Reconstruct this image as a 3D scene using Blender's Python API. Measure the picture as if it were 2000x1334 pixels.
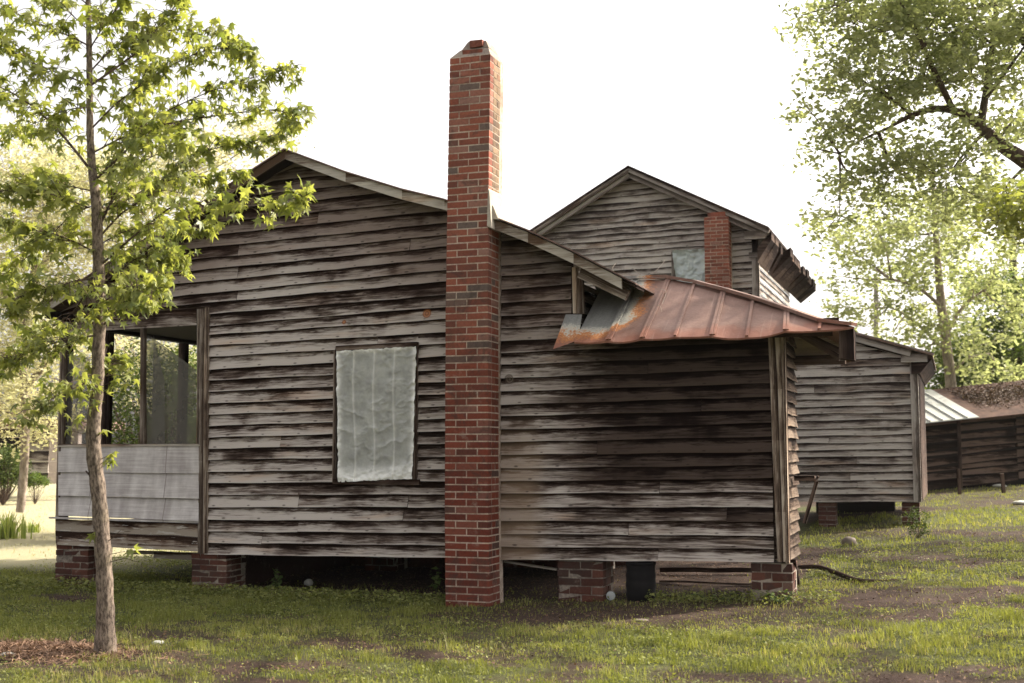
import bpy, math, random
import numpy as np
random.seed(7); RG = np.random.default_rng(11)
SC = bpy.context.scene
for _o in list(bpy.data.objects): bpy.data.objects.remove(_o)
# ---------------------------------------------------------------- camera
F = 2450.0; HY = 885.0; CX, CY = 1000.0, 667.0; VXD = 867.0
PITCH = math.atan((HY-CY)/F); YAW = math.atan(VXD/math.hypot(F, HY-CY))
FW = np.array([-math.sin(YAW)*math.cos(PITCH), math.cos(YAW)*math.cos(PITCH), math.sin(PITCH)])
RT = np.array([math.cos(YAW), math.sin(YAW), 0.0]); UP = np.cross(RT, FW)
CAM = np.array([4.606, -11.539, 1.45])
def ray(px, py): return FW+RT*(px-CX)/F-UP*(py-CY)/F
def aty(px, py, Y=0.0):
    d = ray(px, py); return CAM+d*((Y-CAM[1])/d[1])
def atx(px, py, X):
    d = ray(px, py); return CAM+d*((X-CAM[0])/d[0])
def atz(px, py, Z=0.0):
    d = ray(px, py); return CAM+d*((Z-CAM[2])/d[2])
def atd(px, py, D): return CAM+ray(px, py)*D
cam = bpy.data.cameras.new('camera'); camo = bpy.data.objects.new('camera', cam)
SC.collection.objects.link(camo); SC.camera = camo
cam.sensor_width = 36.0; cam.lens = F*36/2000; cam.clip_end = 600; cam.clip_start = 0.05
camo.location = CAM.tolist(); camo.rotation_euler = (math.pi/2+PITCH, 0, YAW)
cam.dof.use_dof = True; cam.dof.focus_distance = 12.0; cam.dof.aperture_fstop = 2.5
SC.render.resolution_x = 1024; SC.render.resolution_y = 683
# ---------------------------------------------------------------- world, sun, exposure
SUN_AZ = math.radians(46)      # from +Y towards +X
SUN_EL = math.radians(38)
w = bpy.data.worlds.new('World'); SC.world = w; w.use_nodes = True
nt = w.node_tree; nt.nodes.clear()
sky = nt.nodes.new('ShaderNodeTexSky'); sky.sky_type = 'NISHITA'; sky.sun_disc = False
sky.sun_elevation = SUN_EL; sky.sun_rotation = SUN_AZ; sky.dust_density = 6.0; sky.air_density = 1.0; sky.ozone_density = 1.0
hs = nt.nodes.new('ShaderNodeHueSaturation'); hs.inputs['Saturation'].default_value = 0.18
tint = nt.nodes.new('ShaderNodeMix'); tint.data_type = 'RGBA'; tint.blend_type = 'MULTIPLY'
tint.inputs[0].default_value = 1.0; tint.inputs[7].default_value = (1.0, 0.955, 0.915, 1)
bg = nt.nodes.new('ShaderNodeBackground'); bg.inputs['Strength'].default_value = 0.15
wo = nt.nodes.new('ShaderNodeOutputWorld')
nt.links.new(sky.outputs[0], hs.inputs['Color']); nt.links.new(hs.outputs[0], tint.inputs[6])
nt.links.new(tint.outputs[2], bg.inputs['Color']); nt.links.new(bg.outputs[0], wo.inputs['Surface'])
sun = bpy.data.lights.new('sun', 'SUN'); sun.energy = 3.8; sun.angle = math.radians(0.5); sun.color = (1.0, 0.90, 0.74)
suno = bpy.data.objects.new('sun', sun); SC.collection.objects.link(suno)
suno.rotation_euler = (math.pi/2-SUN_EL, 0, math.pi-SUN_AZ)
SC.view_settings.view_transform = 'Standard'; SC.view_settings.look = 'None'
SC.view_settings.exposure = 1.45; SC.view_settings.gamma = 1.0
SC.cycles.max_bounces = 8; SC.cycles.transparent_max_bounces = 24; SC.cycles.use_denoising = True
# ---------------------------------------------------------------- object helpers
def tag(o, label=None, cat=None, group=None, kind=None):
    if label: o['label'] = label
    if cat: o['category'] = cat
    if group: o['group'] = group
    if kind: o['kind'] = kind
    return o
def thing(name, label, cat, loc=(0, 0, 0), group=None):
    o = bpy.data.objects.new(name, None); SC.collection.objects.link(o)
    o.location = [float(v) for v in loc]; o.empty_display_size = 0.2
    return tag(o, label, cat, group)
def link(name, me, parent=None, mat=None):
    o = bpy.data.objects.new(name, me); SC.collection.objects.link(o)
    if mat: me.materials.append(mat)
    if parent is not None:
        o.parent = parent
        off = root_off(parent)
        o.location = (-off[0], -off[1], -off[2])
    return o
def root_off(p):                                   # meshes are written in world metres; empties carry the offset
    x = y = z = 0.0
    while p is not None:
        x += p.location[0]; y += p.location[1]; z += p.location[2]; p = p.parent
    return (x, y, z)
class MB:
    """collects polygons with uv (metres) and a second uv (random, across)"""
    def __init__(s): s.v = []; s.f = []; s.u = []; s.b = []
    def face(s, pts, uv=None, bd=None):
        n = len(s.v); s.v.extend([tuple(map(float, p)) for p in pts]); s.f.append(tuple(range(n, n+len(pts))))
        if uv is None:
            p = [np.array(q, float) for q in pts]; e = p[1]-p[0]; L = np.linalg.norm(e)
            e = e/L if L > 1e-9 else np.array([1., 0, 0])
            nn = np.cross(e, p[-1]-p[0]); k = np.linalg.norm(nn); nn = nn/k if k > 1e-9 else np.array([0, 0, 1.])
            g = np.cross(nn, e); uv = [((q-p[0])@e, (q-p[0])@g) for q in p]
        s.u.extend([(float(a), float(b)) for a, b in uv])
        if bd is None: bd = (0.5, 0.5)
        if isinstance(bd[0], (int, float)): bd = [bd]*len(pts)
        s.b.extend([(float(a), float(b)) for a, b in bd])
    def hexa(s, c, rnd=None, axis=0):              # 8 corners: bottom 4 ccw, top 4 ccw ; grain runs along axis
        r = random.random() if rnd is None else rnd
        c = [np.array(q, float) for q in c]
        for q in ((0, 1, 5, 4), (1, 2, 6, 5), (2, 3, 7, 6), (3, 0, 4, 7), (4, 5, 6, 7), (3, 2, 1, 0)):
            pts = [c[i] for i in q]; n = np.cross(pts[1]-pts[0], pts[2]-pts[0]); ax = int(np.argmax(abs(n)))
            oth = [k for k in range(3) if k != ax]
            if axis == ax: ua, va = oth[0], oth[1]
            else: ua = axis; va = [k for k in oth if k != axis][0]
            uv = [(p[ua]+r*17, p[va]) for p in pts]
            lo = min(t[1] for t in uv); hi = max(t[1] for t in uv)
            s.face(pts, uv, [(r, (t[1]-lo)/max(hi-lo, 1e-6)) for t in uv])
    def box(s, x0, x1, y0, y1, z0, z1, rnd=None, axis=0, jit=0):
        j = lambda: random.uniform(-jit, jit)
        s.hexa([(x0+j(), y0+j(), z0+j()), (x1+j(), y0+j(), z0+j()), (x1+j(), y1+j(), z0+j()), (x0+j(), y1+j(), z0+j()),
                (x0+j(), y0+j(), z1+j()), (x1+j(), y0+j(), z1+j()), (x1+j(), y1+j(), z1+j()), (x0+j(), y1+j(), z1+j())], rnd, axis)
    def beam(s, a, b, wid, hgt, up=(0, 0, 1), rnd=None, nseg=1, jit=0.0):   # a bar from a to b
        a = np.array(a, float); b = np.array(b, float); d = (b-a)/np.linalg.norm(b-a)
        sd = np.cross(d, up); sd /= np.linalg.norm(sd); u = np.cross(sd, d); r = random.random() if rnd is None else rnd
        L = np.linalg.norm(b-a); rings = []
        for k in range(nseg+1):
            c = a+(b-a)*k/nseg+(u*random.uniform(-jit, jit) if 0 < k < nseg else 0)
            rings.append([c-sd*wid/2-u*hgt/2, c+sd*wid/2-u*hgt/2, c+sd*wid/2+u*hgt/2, c-sd*wid/2+u*hgt/2])
        for k in range(nseg):
            t0, t1 = L*k/nseg, L*(k+1)/nseg
            for i in range(4):
                j = (i+1) % 4; wv = wid if i % 2 == 0 else hgt
                s.face([rings[k][i], rings[k+1][i], rings[k+1][j], rings[k][j]],
                       [(t0+r*17, 0), (t1+r*17, 0), (t1+r*17, wv), (t0+r*17, wv)], [(r, 0), (r, 0), (r, 1), (r, 1)])
        s.face(rings[0], None, (r, .5)); s.face(rings[-1][::-1], None, (r, .5))
    def build(s, name, mat, parent=None, smooth=False):
        me = bpy.data.meshes.new(name); me.from_pydata(s.v, [], s.f)
        a = me.uv_layers.new(name='UVMap'); a.data.foreach_set('uv', np.array(s.u, np.float32).ravel())
        b = me.uv_layers.new(name='bd'); b.data.foreach_set('uv', np.array(s.b, np.float32).ravel())
        if smooth: me.polygons.foreach_set('use_smooth', [True]*len(s.f))
        me.update(); return link(name, me, parent, mat)
def mesh_np(name, V, Fc, mat, parent=None, rnd=None, smooth=False):       # V (n,3)  Fc (m,k) ; rnd per face or per vertex
    k = Fc.shape[1]; me = bpy.data.meshes.new(name)
    me.vertices.add(len(V)); me.vertices.foreach_set('co', V.astype(np.float32).ravel())
    me.loops.add(Fc.size); me.loops.foreach_set('vertex_index', Fc.astype(np.int32).ravel())
    me.polygons.add(len(Fc)); me.polygons.foreach_set('loop_start', np.arange(0, Fc.size, k, dtype=np.int32))
    me.polygons.foreach_set('loop_total', np.full(len(Fc), k, np.int32))
    if smooth: me.polygons.foreach_set('use_smooth', np.ones(len(Fc), bool))
    me.update(calc_edges=True)
    if rnd is not None:
        u = me.uv_layers.new(name='bd')
        if len(rnd) == len(V): uv = rnd[Fc.ravel()]
        else: uv = np.repeat(rnd, k, axis=0)
        if uv.ndim == 1: uv = np.stack([uv, uv*0], 1)
        u.data.foreach_set('uv', uv.astype(np.float32).ravel())
    return link(name, me, parent, mat)
def tubes(paths, sides=7):                          # paths: list of (points, radii)
    V = []; Fc = []; R = []
    for pts, rad in paths:
        pts = [np.array(p, float) for p in pts]; n0 = len(V); ref = np.array([0.3, 0.9, 0.2])
        for i, p in enumerate(pts):
            t = pts[min(i+1, len(pts)-1)]-pts[max(i-1, 0)]; t = t/max(np.linalg.norm(t), 1e-9)
            a = np.cross(t, ref); a /= max(np.linalg.norm(a), 1e-9); b = np.cross(t, a)
            for k in range(sides):
                an = 2*math.pi*k/sides; V.append(p+(a*math.cos(an)+b*math.sin(an))*rad[i])
        for i in range(len(pts)-1):
            for k in range(sides):
                k2 = (k+1) % sides; Fc.append((n0+i*sides+k, n0+i*sides+k2, n0+(i+1)*sides+k2, n0+(i+1)*sides+k))
    return np.array(V), np.array(Fc)
def smooth_path(pts, rad, n=4):                     # catmull-rom
    P = [np.array(p, float) for p in pts]; out = []; ro = []
    for i in range(len(P)-1):
        p0, p1, p2, p3 = P[max(i-1, 0)], P[i], P[i+1], P[min(i+2, len(P)-1)]
        for k in range(n):
            t = k/n; out.append(.5*((2*p1)+(-p0+p2)*t+(2*p0-5*p1+4*p2-p3)*t*t+(-p0+3*p1-3*p2+p3)*t**3)); ro.append(rad[i]+(rad[i+1]-rad[i])*t)
    out.append(P[-1]); ro.append(rad[-1]); return out, ro
def scatter(tv, tf, loc, rot, scl):                 # instances of a template joined in one mesh
    n = len(loc); V = np.einsum('nij,kj->nki', rot, tv)*scl[:, None, None]+loc[:, None, :]
    Fc = (tf[None]+(np.arange(n)*len(tv))[:, None, None]).reshape(-1, tf.shape[1])
    return V.reshape(-1, 3), Fc
def rand_rot(n, tilt=1.0, up=(0, 0, 1)):            # random yaw, normal near up
    yaw = RG.uniform(0, 2*math.pi, n); nrm = np.array(up)[None]+RG.normal(0, tilt, (n, 3)); nrm /= np.linalg.norm(nrm, axis=1)[:, None]
    d = np.stack([np.cos(yaw), np.sin(yaw), np.zeros(n)], 1); d -= nrm*(d*nrm).sum(1)[:, None]; d /= np.maximum(np.linalg.norm(d, axis=1), 1e-6)[:, None]
    s = np.cross(nrm, d); return np.stack([s, d, nrm], 2)
def vnoise(x, y, seed=0):
    xi = np.floor(x).astype(np.int64); yi = np.floor(y).astype(np.int64); fx = x-xi; fy = y-yi
    fx = fx*fx*(3-2*fx); fy = fy*fy*(3-2*fy)
    def h(a, b):
        v = (a*374761393+b*668265263+seed*1442695041) & 0xffffffff
        v = ((v ^ (v >> 13))*1274126177) & 0xffffffff; return ((v ^ (v >> 16)) & 0xffff)/65535.0
    return (h(xi, yi)*(1-fx)+h(xi+1, yi)*fx)*(1-fy)+(h(xi, yi+1)*(1-fx)+h(xi+1, yi+1)*fx)*fy
def fbm(x, y, seed=0, oct=4):
    s = 0; a = .5; t = 0
    for k in range(oct): s = s+a*vnoise(x*2**k+k*7.3, y*2**k-k*3.1, seed+k); t += a; a *= .5
    return s/t
def sst(x, a, b):
    t = np.clip((x-a)/(b-a), 0, 1); return t*t*(3-2*t)
# ---------------------------------------------------------------- node helpers
class NT:
    def __init__(s, name):
        s.m = bpy.data.materials.new(name); s.m.use_nodes = True; s.t = s.m.node_tree; s.t.nodes.clear()
        s.out = s.t.nodes.new('ShaderNodeOutputMaterial')
    def node(s, typ, **kw):
        n = s.t.nodes.new(typ)
        for k, v in kw.items(): setattr(n, k, v)
        return n
    def put(s, inp, v):
        if isinstance(v, bpy.types.NodeSocket): s.t.links.new(v, inp)
        elif isinstance(v, (tuple, list)): inp.default_value = tuple(v)+((1.0,) if len(v) == 3 and inp.type == 'RGBA' else ())
        else: inp.default_value = v
    def M(s, op, a, b=None, clamp=False):
        n = s.node('ShaderNodeMath', operation=op, use_clamp=clamp); s.put(n.inputs[0], a)
        if b is not None: s.put(n.inputs[1], b)
        return n.outputs[0]
    def ss(s, x, lo, hi, a=0.0, b=1.0):
        n = s.node('ShaderNodeMapRange', interpolation_type='SMOOTHSTEP'); s.put(n.inputs[0], x)
        for i, v in enumerate((lo, hi, a, b)): s.put(n.inputs[i+1], v)
        return n.outputs[0]
    def mix(s, f, a, b, mode='MIX'):
        n = s.node('ShaderNodeMix', data_type='RGBA', blend_type=mode); s.put(n.inputs[0], f); s.put(n.inputs[6], a); s.put(n.inputs[7], b); return n.outputs[2]
    def noise(s, vec, scale=1.0, detail=3.0, rough=0.55, dist=0.0):
        n = s.node('ShaderNodeTexNoise'); s.put(n.inputs['Vector'], vec); n.inputs['Scale'].default_value = scale
        n.inputs['Detail'].default_value = detail; n.inputs['Roughness'].default_value = rough; n.inputs['Distortion'].default_value = dist; return n.outputs[0]
    def vec(s, x, y, z=0.0):
        n = s.node('ShaderNodeCombineXYZ'); s.put(n.inputs[0], x); s.put(n.inputs[1], y); s.put(n.inputs[2], z); return n.outputs[0]
    def sep(s, v):
        n = s.node('ShaderNodeSeparateXYZ'); s.put(n.inputs[0], v); return n.outputs
    def uv(s, name='UVMap'):
        n = s.node('ShaderNodeUVMap'); n.uv_map = name; return s.sep(n.outputs[0])
    def pos(s): return s.node('ShaderNodeNewGeometry').outputs['Position']
    def ramp(s, f, stops):
        n = s.node('ShaderNodeValToRGB'); s.put(n.inputs[0], f); e = n.color_ramp.elements
        while len(e) < len(stops): e.new(0.5)
        for i, (p, c) in enumerate(stops): e[i].position = p; e[i].color = tuple(c)+(1,)
        return n.outputs[0]
    def bump(s, h, strength=0.3, dist=0.01):
        n = s.node('ShaderNodeBump'); s.put(n.inputs['Height'], h); n.inputs['Strength'].default_value = strength; n.inputs['Distance'].default_value = dist; return n.outputs[0]
    def bsdf(s, col, rough=0.85, metal=0.0, nrm=None, spec=0.3, alpha=None):
        n = s.node('ShaderNodeBsdfPrincipled'); s.put(n.inputs['Base Color'], col); s.put(n.inputs['Roughness'], rough); s.put(n.inputs['Metallic'], metal)
        n.inputs['Specular IOR Level'].default_value = spec
        if nrm is not None: s.put(n.inputs['Normal'], nrm)
        if alpha is not None: s.put(n.inputs['Alpha'], alpha)
        return n.outputs[0]
    def done(s, sh): s.t.links.new(sh, s.out.inputs['Surface']); return s.m

def wood(name, dark=(.045, .030, .024), mid=(.155, .122, .102), light=(.36, .32, .285), flake=0.0, bias=0.0, house=False, contrast=1.0, nails=0.0):
    n = NT(name); u, v, _ = n.uv(); rnd, va, _ = n.uv('bd')
    uo = n.M('ADD', u, n.M('MULTIPLY', rnd, 37.0)); vo = n.M('ADD', v, n.M('MULTIPLY', rnd, 9.0))
    wob = n.M('MULTIPLY', n.noise(n.vec(n.M('MULTIPLY', uo, 1.5), n.M('MULTIPLY', vo, 4.0)), 1.0, 2.0), 0.05)
    vw = n.M('ADD', vo, wob)
    fine = n.noise(n.vec(n.M('MULTIPLY', uo, 7.0), n.M('MULTIPLY', vw, 260.0)), 1.0, 4.0, .6)
    streak = n.noise(n.vec(n.M('MULTIPLY', uo, 1.8), n.M('MULTIPLY', vw, 70.0)), 1.0, 5.0, .7)
    blot = n.noise(n.vec(n.M('MULTIPLY', uo, 1.7), n.M('MULTIPLY', vw, 7.0)), 1.0, 5.0, .6, .5)
    f = n.M('ADD', n.M('MULTIPLY', fine, .6), n.M('MULTIPLY', streak, 1.15))
    f = n.M('ADD', f, n.M('MULTIPLY', blot, 1.15*contrast))
    f = n.M('ADD', f, n.M('MULTIPLY', n.M('SUBTRACT', rnd, .5), .50))
    f = n.M('SUBTRACT', f, .90-bias)
    edge = n.M('ADD', n.M('MULTIPLY', n.M('SUBTRACT', n.noise(n.vec(n.M('MULTIPLY', uo, 3.2), n.M('MULTIPLY', vo, 30.0), 7.0), 1.0, 5.0, .7), .5), 1.5), va)
    lowf = n.noise(n.vec(n.M('MULTIPLY', uo, .55), n.M('MULTIPLY', rnd, 23.0), 1.0), 1.0, 3.0, .6)
    f = n.M('SUBTRACT', f, n.M('MULTIPLY', n.ss(edge, .38, .85, 0.0, .46*contrast), n.ss(lowf, .28, .66, .50, 1.2)))
    f = n.M('SUBTRACT', f, n.ss(n.noise(n.vec(n.M('MULTIPLY', uo, 1.1), n.M('MULTIPLY', rnd, 41.0), 5.0), 1.0, 4.0, .6), .50, .72, -.05, .26*contrast))   # rain stain on boards; upper part of each lap also carries painted lap shadow
    p = n.sep(n.pos()) if house else None
    if house:
        big = n.noise(n.pos(), .9, 3.0, .6); f = n.M('ADD', f, n.M('MULTIPLY', n.M('SUBTRACT', big, .5), .45))
    crk = n.noise(n.vec(n.M('MULTIPLY', uo, 2.6), n.M('MULTIPLY', vw, 150.0), 2.0), 1.0, 3.0, .6)
    f = n.M('SUBTRACT', f, n.ss(crk, .60, .72, 0, .30)); f = n.M('ADD', f, n.ss(crk, .38, .26, 0, .16))
    f = n.M('SUBTRACT', f, n.ss(va, .80, .95, 0, .35)); f = n.M('ADD', f, n.ss(va, .22, .04, 0, .20))  # painted shadow line below the overlapping board; paler lower lip
    col = n.ramp(f, [(.10, dark), (.32, tuple(.55*a+.45*b for a, b in zip(dark, mid))), (.48, mid), (.68, tuple(.45*a+.55*b for a, b in zip(mid, light))), (.92, light)])
    warm = n.noise(n.vec(n.M('MULTIPLY', uo, .9), n.M('MULTIPLY', vo, 6.0), 4.0), 1.0, 3.0)
    col = n.mix(n.ss(warm, .55, .75, 0, .55), col, n.mix(1.0, col, (1.0, .74, .55), 'MULTIPLY'))
    if flake > 0:
        fl = n.noise(n.vec(n.M('MULTIPLY', uo, 3.6), n.M('MULTIPLY', vo, 30.0), 3.0), 1.0, 5.0, .65)
        lowv = n.M('MULTIPLY', n.M('ABSOLUTE', n.M('SUBTRACT', va, .2)), .30)
        k = n.M('SUBTRACT', n.M('ADD', n.M('MULTIPLY', n.M('SUBTRACT', fl, .5), 2.2), .5), lowv)
        amt = flake
        if house:
            zf = n.ss(p[2], 1.60, .75, -.10, .13); amt = n.M('ADD', zf, flake)
        k = n.M('ADD', k, amt)
        fm = n.ss(k, .62, .67)
        col = n.mix(n.M('MULTIPLY', fm, .85), col, n.mix(fine, (.36, .33, .30), (.66, .62, .57)))
    if house:                                       # wood that rain never reached keeps its brown; wing ramp adds painted eave shade
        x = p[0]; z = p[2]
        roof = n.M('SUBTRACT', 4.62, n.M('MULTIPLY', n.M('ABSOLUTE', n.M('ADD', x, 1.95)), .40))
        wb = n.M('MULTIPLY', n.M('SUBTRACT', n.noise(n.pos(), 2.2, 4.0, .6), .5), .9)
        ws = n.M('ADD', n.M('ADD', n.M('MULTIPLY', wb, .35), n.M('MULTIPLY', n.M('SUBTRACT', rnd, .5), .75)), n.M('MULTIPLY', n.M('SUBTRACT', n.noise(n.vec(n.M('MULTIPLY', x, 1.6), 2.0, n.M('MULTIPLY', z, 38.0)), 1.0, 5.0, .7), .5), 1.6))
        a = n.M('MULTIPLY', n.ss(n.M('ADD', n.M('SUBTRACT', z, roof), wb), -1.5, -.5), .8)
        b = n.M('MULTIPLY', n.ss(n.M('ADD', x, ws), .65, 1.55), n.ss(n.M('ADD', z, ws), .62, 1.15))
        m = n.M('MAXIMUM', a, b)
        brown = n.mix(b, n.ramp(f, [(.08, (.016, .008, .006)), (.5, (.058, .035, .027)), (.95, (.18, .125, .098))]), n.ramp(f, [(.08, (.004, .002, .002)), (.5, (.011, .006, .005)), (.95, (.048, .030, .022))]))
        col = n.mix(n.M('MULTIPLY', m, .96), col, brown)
        # bare tan patches beside the brick stack
        t = n.M('MULTIPLY', n.ss(n.M('ADD', x, n.M('MULTIPLY', wb, .25)), .95, .68), n.M('MULTIPLY', n.ss(x, .40, .44), n.ss(z, 2.0, 1.2)))
        col = n.mix(n.M('MULTIPLY', t, .6), col, (.27, .19, .13))
        for kx, kz, kr in ((-.36, 2.845, .05), (-1.28, 2.79, .025), (.52, 2.17, .05)):
            d = n.M('SQRT', n.M('ADD', n.M('POWER', n.M('SUBTRACT', x, kx), 2.0), n.M('POWER', n.M('SUBTRACT', z, kz), 2.0)))
            rings = n.M('SINE', n.M('MULTIPLY', d, 260.0))
            kc = n.mix(n.M('MULTIPLY', n.M('ADD', rings, 1.0), .5), (.20, .07, .03), (.42, .17, .07)) if kx < 0 else n.mix(n.M('MULTIPLY', n.M('ADD', rings, 1.0), .5), (.08, .06, .05), (.2, .16, .13))
            col = n.mix(n.ss(d, kr*1.1, kr*.75, 0, .85), col, kc)
    if nails > 0:
        cell = n.M('SUBTRACT', n.M('FRACT', n.M('DIVIDE', u, nails)), .5)
        du = n.M('MULTIPLY', cell, nails); dv = n.M('MULTIPLY', n.M('SUBTRACT', va, .13), .12)
        d = n.M('SQRT', n.M('ADD', n.M('MULTIPLY', n.M('POWER', du, 2.0), .12), n.M('POWER', dv, 2.0)))
        nz = n.M('MULTIPLY', n.M('SUBTRACT', blot, .5), .02)
        col = n.mix(n.ss(n.M('ADD', d, nz), .010, .002, 0, .65), col, (.02, .014, .012))
    h = n.M('ADD', n.M('MULTIPLY', fine, .6), n.M('MULTIPLY', streak, .8))
    return n.done(n.bsdf(col, .88, 0, n.bump(h, .55, .006), .04))
def brick_mat(name, stops, dirt=0.3):
    n = NT(name); rnd, kk, _ = n.uv('bd'); p = n.pos()
    ns = n.noise(p, 38.0, 4.0, .65); big = n.noise(p, 1.8, 4.0, .6)
    c = n.ramp(rnd, stops)
    c = n.mix(n.ss(ns, .35, .7, 0, .5), c, n.mix(1.0, c, (.55, .5, .5), 'MULTIPLY'))
    c = n.mix(n.ss(big, .5, .72, 0, dirt), c, (.075, .055, .048))
    z = n.sep(p)[2]
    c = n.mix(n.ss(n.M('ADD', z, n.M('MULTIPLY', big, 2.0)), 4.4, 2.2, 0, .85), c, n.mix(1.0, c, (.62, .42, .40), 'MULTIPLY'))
    sm = n.noise(p, 7.0, 6.0, .7); c = n.mix(n.ss(sm, .58, .74, 0, .45), c, (.36, .29, .24)); c = n.mix(n.ss(n.noise(p, 4.0, 5.0, .7, 1.0), .50, .66, 0, .62), c, (.05, .035, .03))
    return n.done(n.bsdf(c, .9, 0, n.bump(ns, .5, .004), .2))
def mortar_mat(name, a=(.42, .37, .31), b=(.20, .17, .15)):
    n = NT(name); p = n.pos(); ns = n.noise(p, 30.0, 5.0, .7); bg_ = n.noise(p, 2.5, 3.0)
    c = n.mix(n.ss(n.M('ADD', n.M('MULTIPLY', ns, .6), n.M('MULTIPLY', bg_, .6)), .45, .75), a, b)
    return n.done(n.bsdf(c, .95, 0, n.bump(ns, .5, .005), .1))
def leaf_mat(name, c0, c1, trans=0.45, c2=None, tb=(1.35, 1.35, .55), rg=.6, sp=.15):
    n = NT(name); r, _, _ = n.uv('bd'); c = n.mix(r, c0, c1)
    if c2: c = n.mix(n.ss(r, .82, .95), c, c2)
    tc = n.mix(1.0, c, tb, 'MULTIPLY')
    d = n.bsdf(c, rg, 0, None, sp); t = n.node('ShaderNodeBsdfTranslucent'); n.put(t.inputs[0], tc)
    m = n.node('ShaderNodeMixShader'); m.inputs[0].default_value = trans; n.t.links.new(d, m.inputs[1]); n.t.links.new(t.outputs[0], m.inputs[2])
    return n.done(m.outputs[0])
def bark_mat(name, a, b, sc=30.0):
    n = NT(name); p = n.sep(n.pos()); v = n.vec(n.M('MULTIPLY', p[0], 1.0), n.M('MULTIPLY', p[1], 1.0), n.M('MULTIPLY', p[2], .35))
    ns = n.noise(v, sc, 5.0, .7); bl = n.noise(n.pos(), 5.0, 3.0)
    c = n.mix(n.ss(ns, .35, .65), a, b); c = n.mix(n.ss(bl, .5, .7, 0, .5), c, n.mix(1.0, c, (.7, .75, .6), 'MULTIPLY'))
    return n.done(n.bsdf(c, .9, 0, n.bump(ns, .7, .01), .15))
def plain(name, col, rough=.8, metal=0.0, var=.4, sc=12.0):
    n = NT(name); ns = n.noise(n.pos(), sc, 4.0, .6)
    c = n.mix(n.M('MULTIPLY', ns, var*2), col, tuple(x*.45 for x in col)); return n.done(n.bsdf(c, rough, metal, n.bump(ns, .25, .004), .3))

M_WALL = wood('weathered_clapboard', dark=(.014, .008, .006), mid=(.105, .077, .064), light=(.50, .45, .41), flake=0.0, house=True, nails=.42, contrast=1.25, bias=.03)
M_FAR = wood('grey_clapboard', dark=(.035, .026, .024), mid=(.19, .158, .138), light=(.50, .46, .42), bias=.11, flake=-.03, nails=.9)
M_TRIM = wood('weathered_trim', dark=(.06, .042, .032), mid=(.20, .16, .13), light=(.44, .40, .35), bias=.05, flake=-.02)
M_POST = wood('split_post', dark=(.035, .022, .017), mid=(.17, .125, .095), light=(.50, .43, .35), contrast=.9, bias=.16)
M_DARKW = wood('dark_wood', dark=(.016, .010, .009), mid=(.045, .030, .025), light=(.11, .08, .065))
M_RAKE = wood('pale_rake_board', dark=(.09, .055, .035), mid=(.26, .22, .18), light=(.52, .48, .42), bias=.08)
M_ROT = wood('rotten_beam', dark=(.028, .016, .012), mid=(.13, .085, .062), light=(.34, .29, .24), contrast=1.7, flake=.02)
M_LOG = wood('barn_boards', dark=(.008, .005, .004), mid=(.034, .022, .018), light=(.14, .10, .08), contrast=1.5)
BR = [(0.0, (.15, .115, .10)), (.035, (.17, .12, .10)), (.06, (.17, .060, .042)), (.40, (.25, .078, .050)), (.75, (.32, .105, .066)), (.97, (.30, .16, .125))]
M_BRICK = brick_mat('red_brick', BR, .18)
M_OLDBR = brick_mat('old_brick', [(0, (.07, .052, .045)), (.4, (.12, .062, .046)), (.8, (.19, .10, .072)), (1, (.24, .20, .165))], .6)
M_BUFF = brick_mat('buff_brick', [(0, (.12, .075, .045)), (.3, (.20, .135, .08)), (.8, (.27, .19, .12)), (1, (.20, .10, .06))], .1); M_MORT = mortar_mat('mortar', (.58, .49, .40), (.25, .19, .15)); M_OLDM = mortar_mat('old_mortar', (.34, .29, .24), (.12, .10, .085))
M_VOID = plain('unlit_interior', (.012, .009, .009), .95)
# ---------------------------------------------------------------- ground
def gz(x, y):
    x = np.asarray(x, float); y = np.asarray(y, float)
    yy = np.clip(y, 0, 60)
    right = .043*np.clip(x, 0, 6)*sst(y, -5, .5)+np.interp(yy, [0, 8, 18, 30, 60], [0, .22, .56, .75, .9])*sst(x, -3, 2)
    left = np.interp(yy, [0, 10, 25, 60], [0, .03, .2, .5])*(1-sst(x, -3, 2))
    return right+left
def gza(x, y): return float(gz(x, y))
def on_ground(px, py):                              # first point of the ground under a pixel
    d = ray(px, py); t = 3.0
    while t < 90:
        q = CAM+d*t
        if q[2] <= gza(q[0], q[1]): return q
        t += .02
    return CAM+d*90
def grass_density(x, y):
    n1 = fbm(x*.55+3, y*.9+1, 5, 4); n2 = fbm(x*2.3, y*3.1, 9, 3)
    d = sst(n1*.6+n2*.4, .34, .55)
    strip = np.exp(-((x-1.95)/1.95)**4)*np.exp(-((y+.75)/.95)**4)+.6*np.exp(-((x-.8)/1.2)**2)*np.exp(-((y+2.4)/.7)**2)      # bare walked strip by the brick stack
    d = d*(1-.93*np.clip(strip, 0, 1))
    mul = np.exp(-((x+2.1)/.8)**2-((y+4.3)/.55)**2); d = d*(1-.9*mul)
    bare = np.exp(-((x-4.2)/.8)**2-((y-.6)/1.0)**2)*sst(x, 3.1, 3.6)*.5; d = d*(1-bare)
    bare2 = np.exp(-((x-3.6)/1.2)**2-((y-6.8)/1.1)**2)*.75; d = d*(1-bare2)
    under = ((x > -2.95) & (x < 3.1) & (y > .1) & (y < 5)); d = np.where(under, d*.03, d)
    shedl = sst(y, 11, 13.5)*sst(x, 3, 4)*.6; d = d*(1-shedl)
    return np.clip(d, 0, 1)
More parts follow.
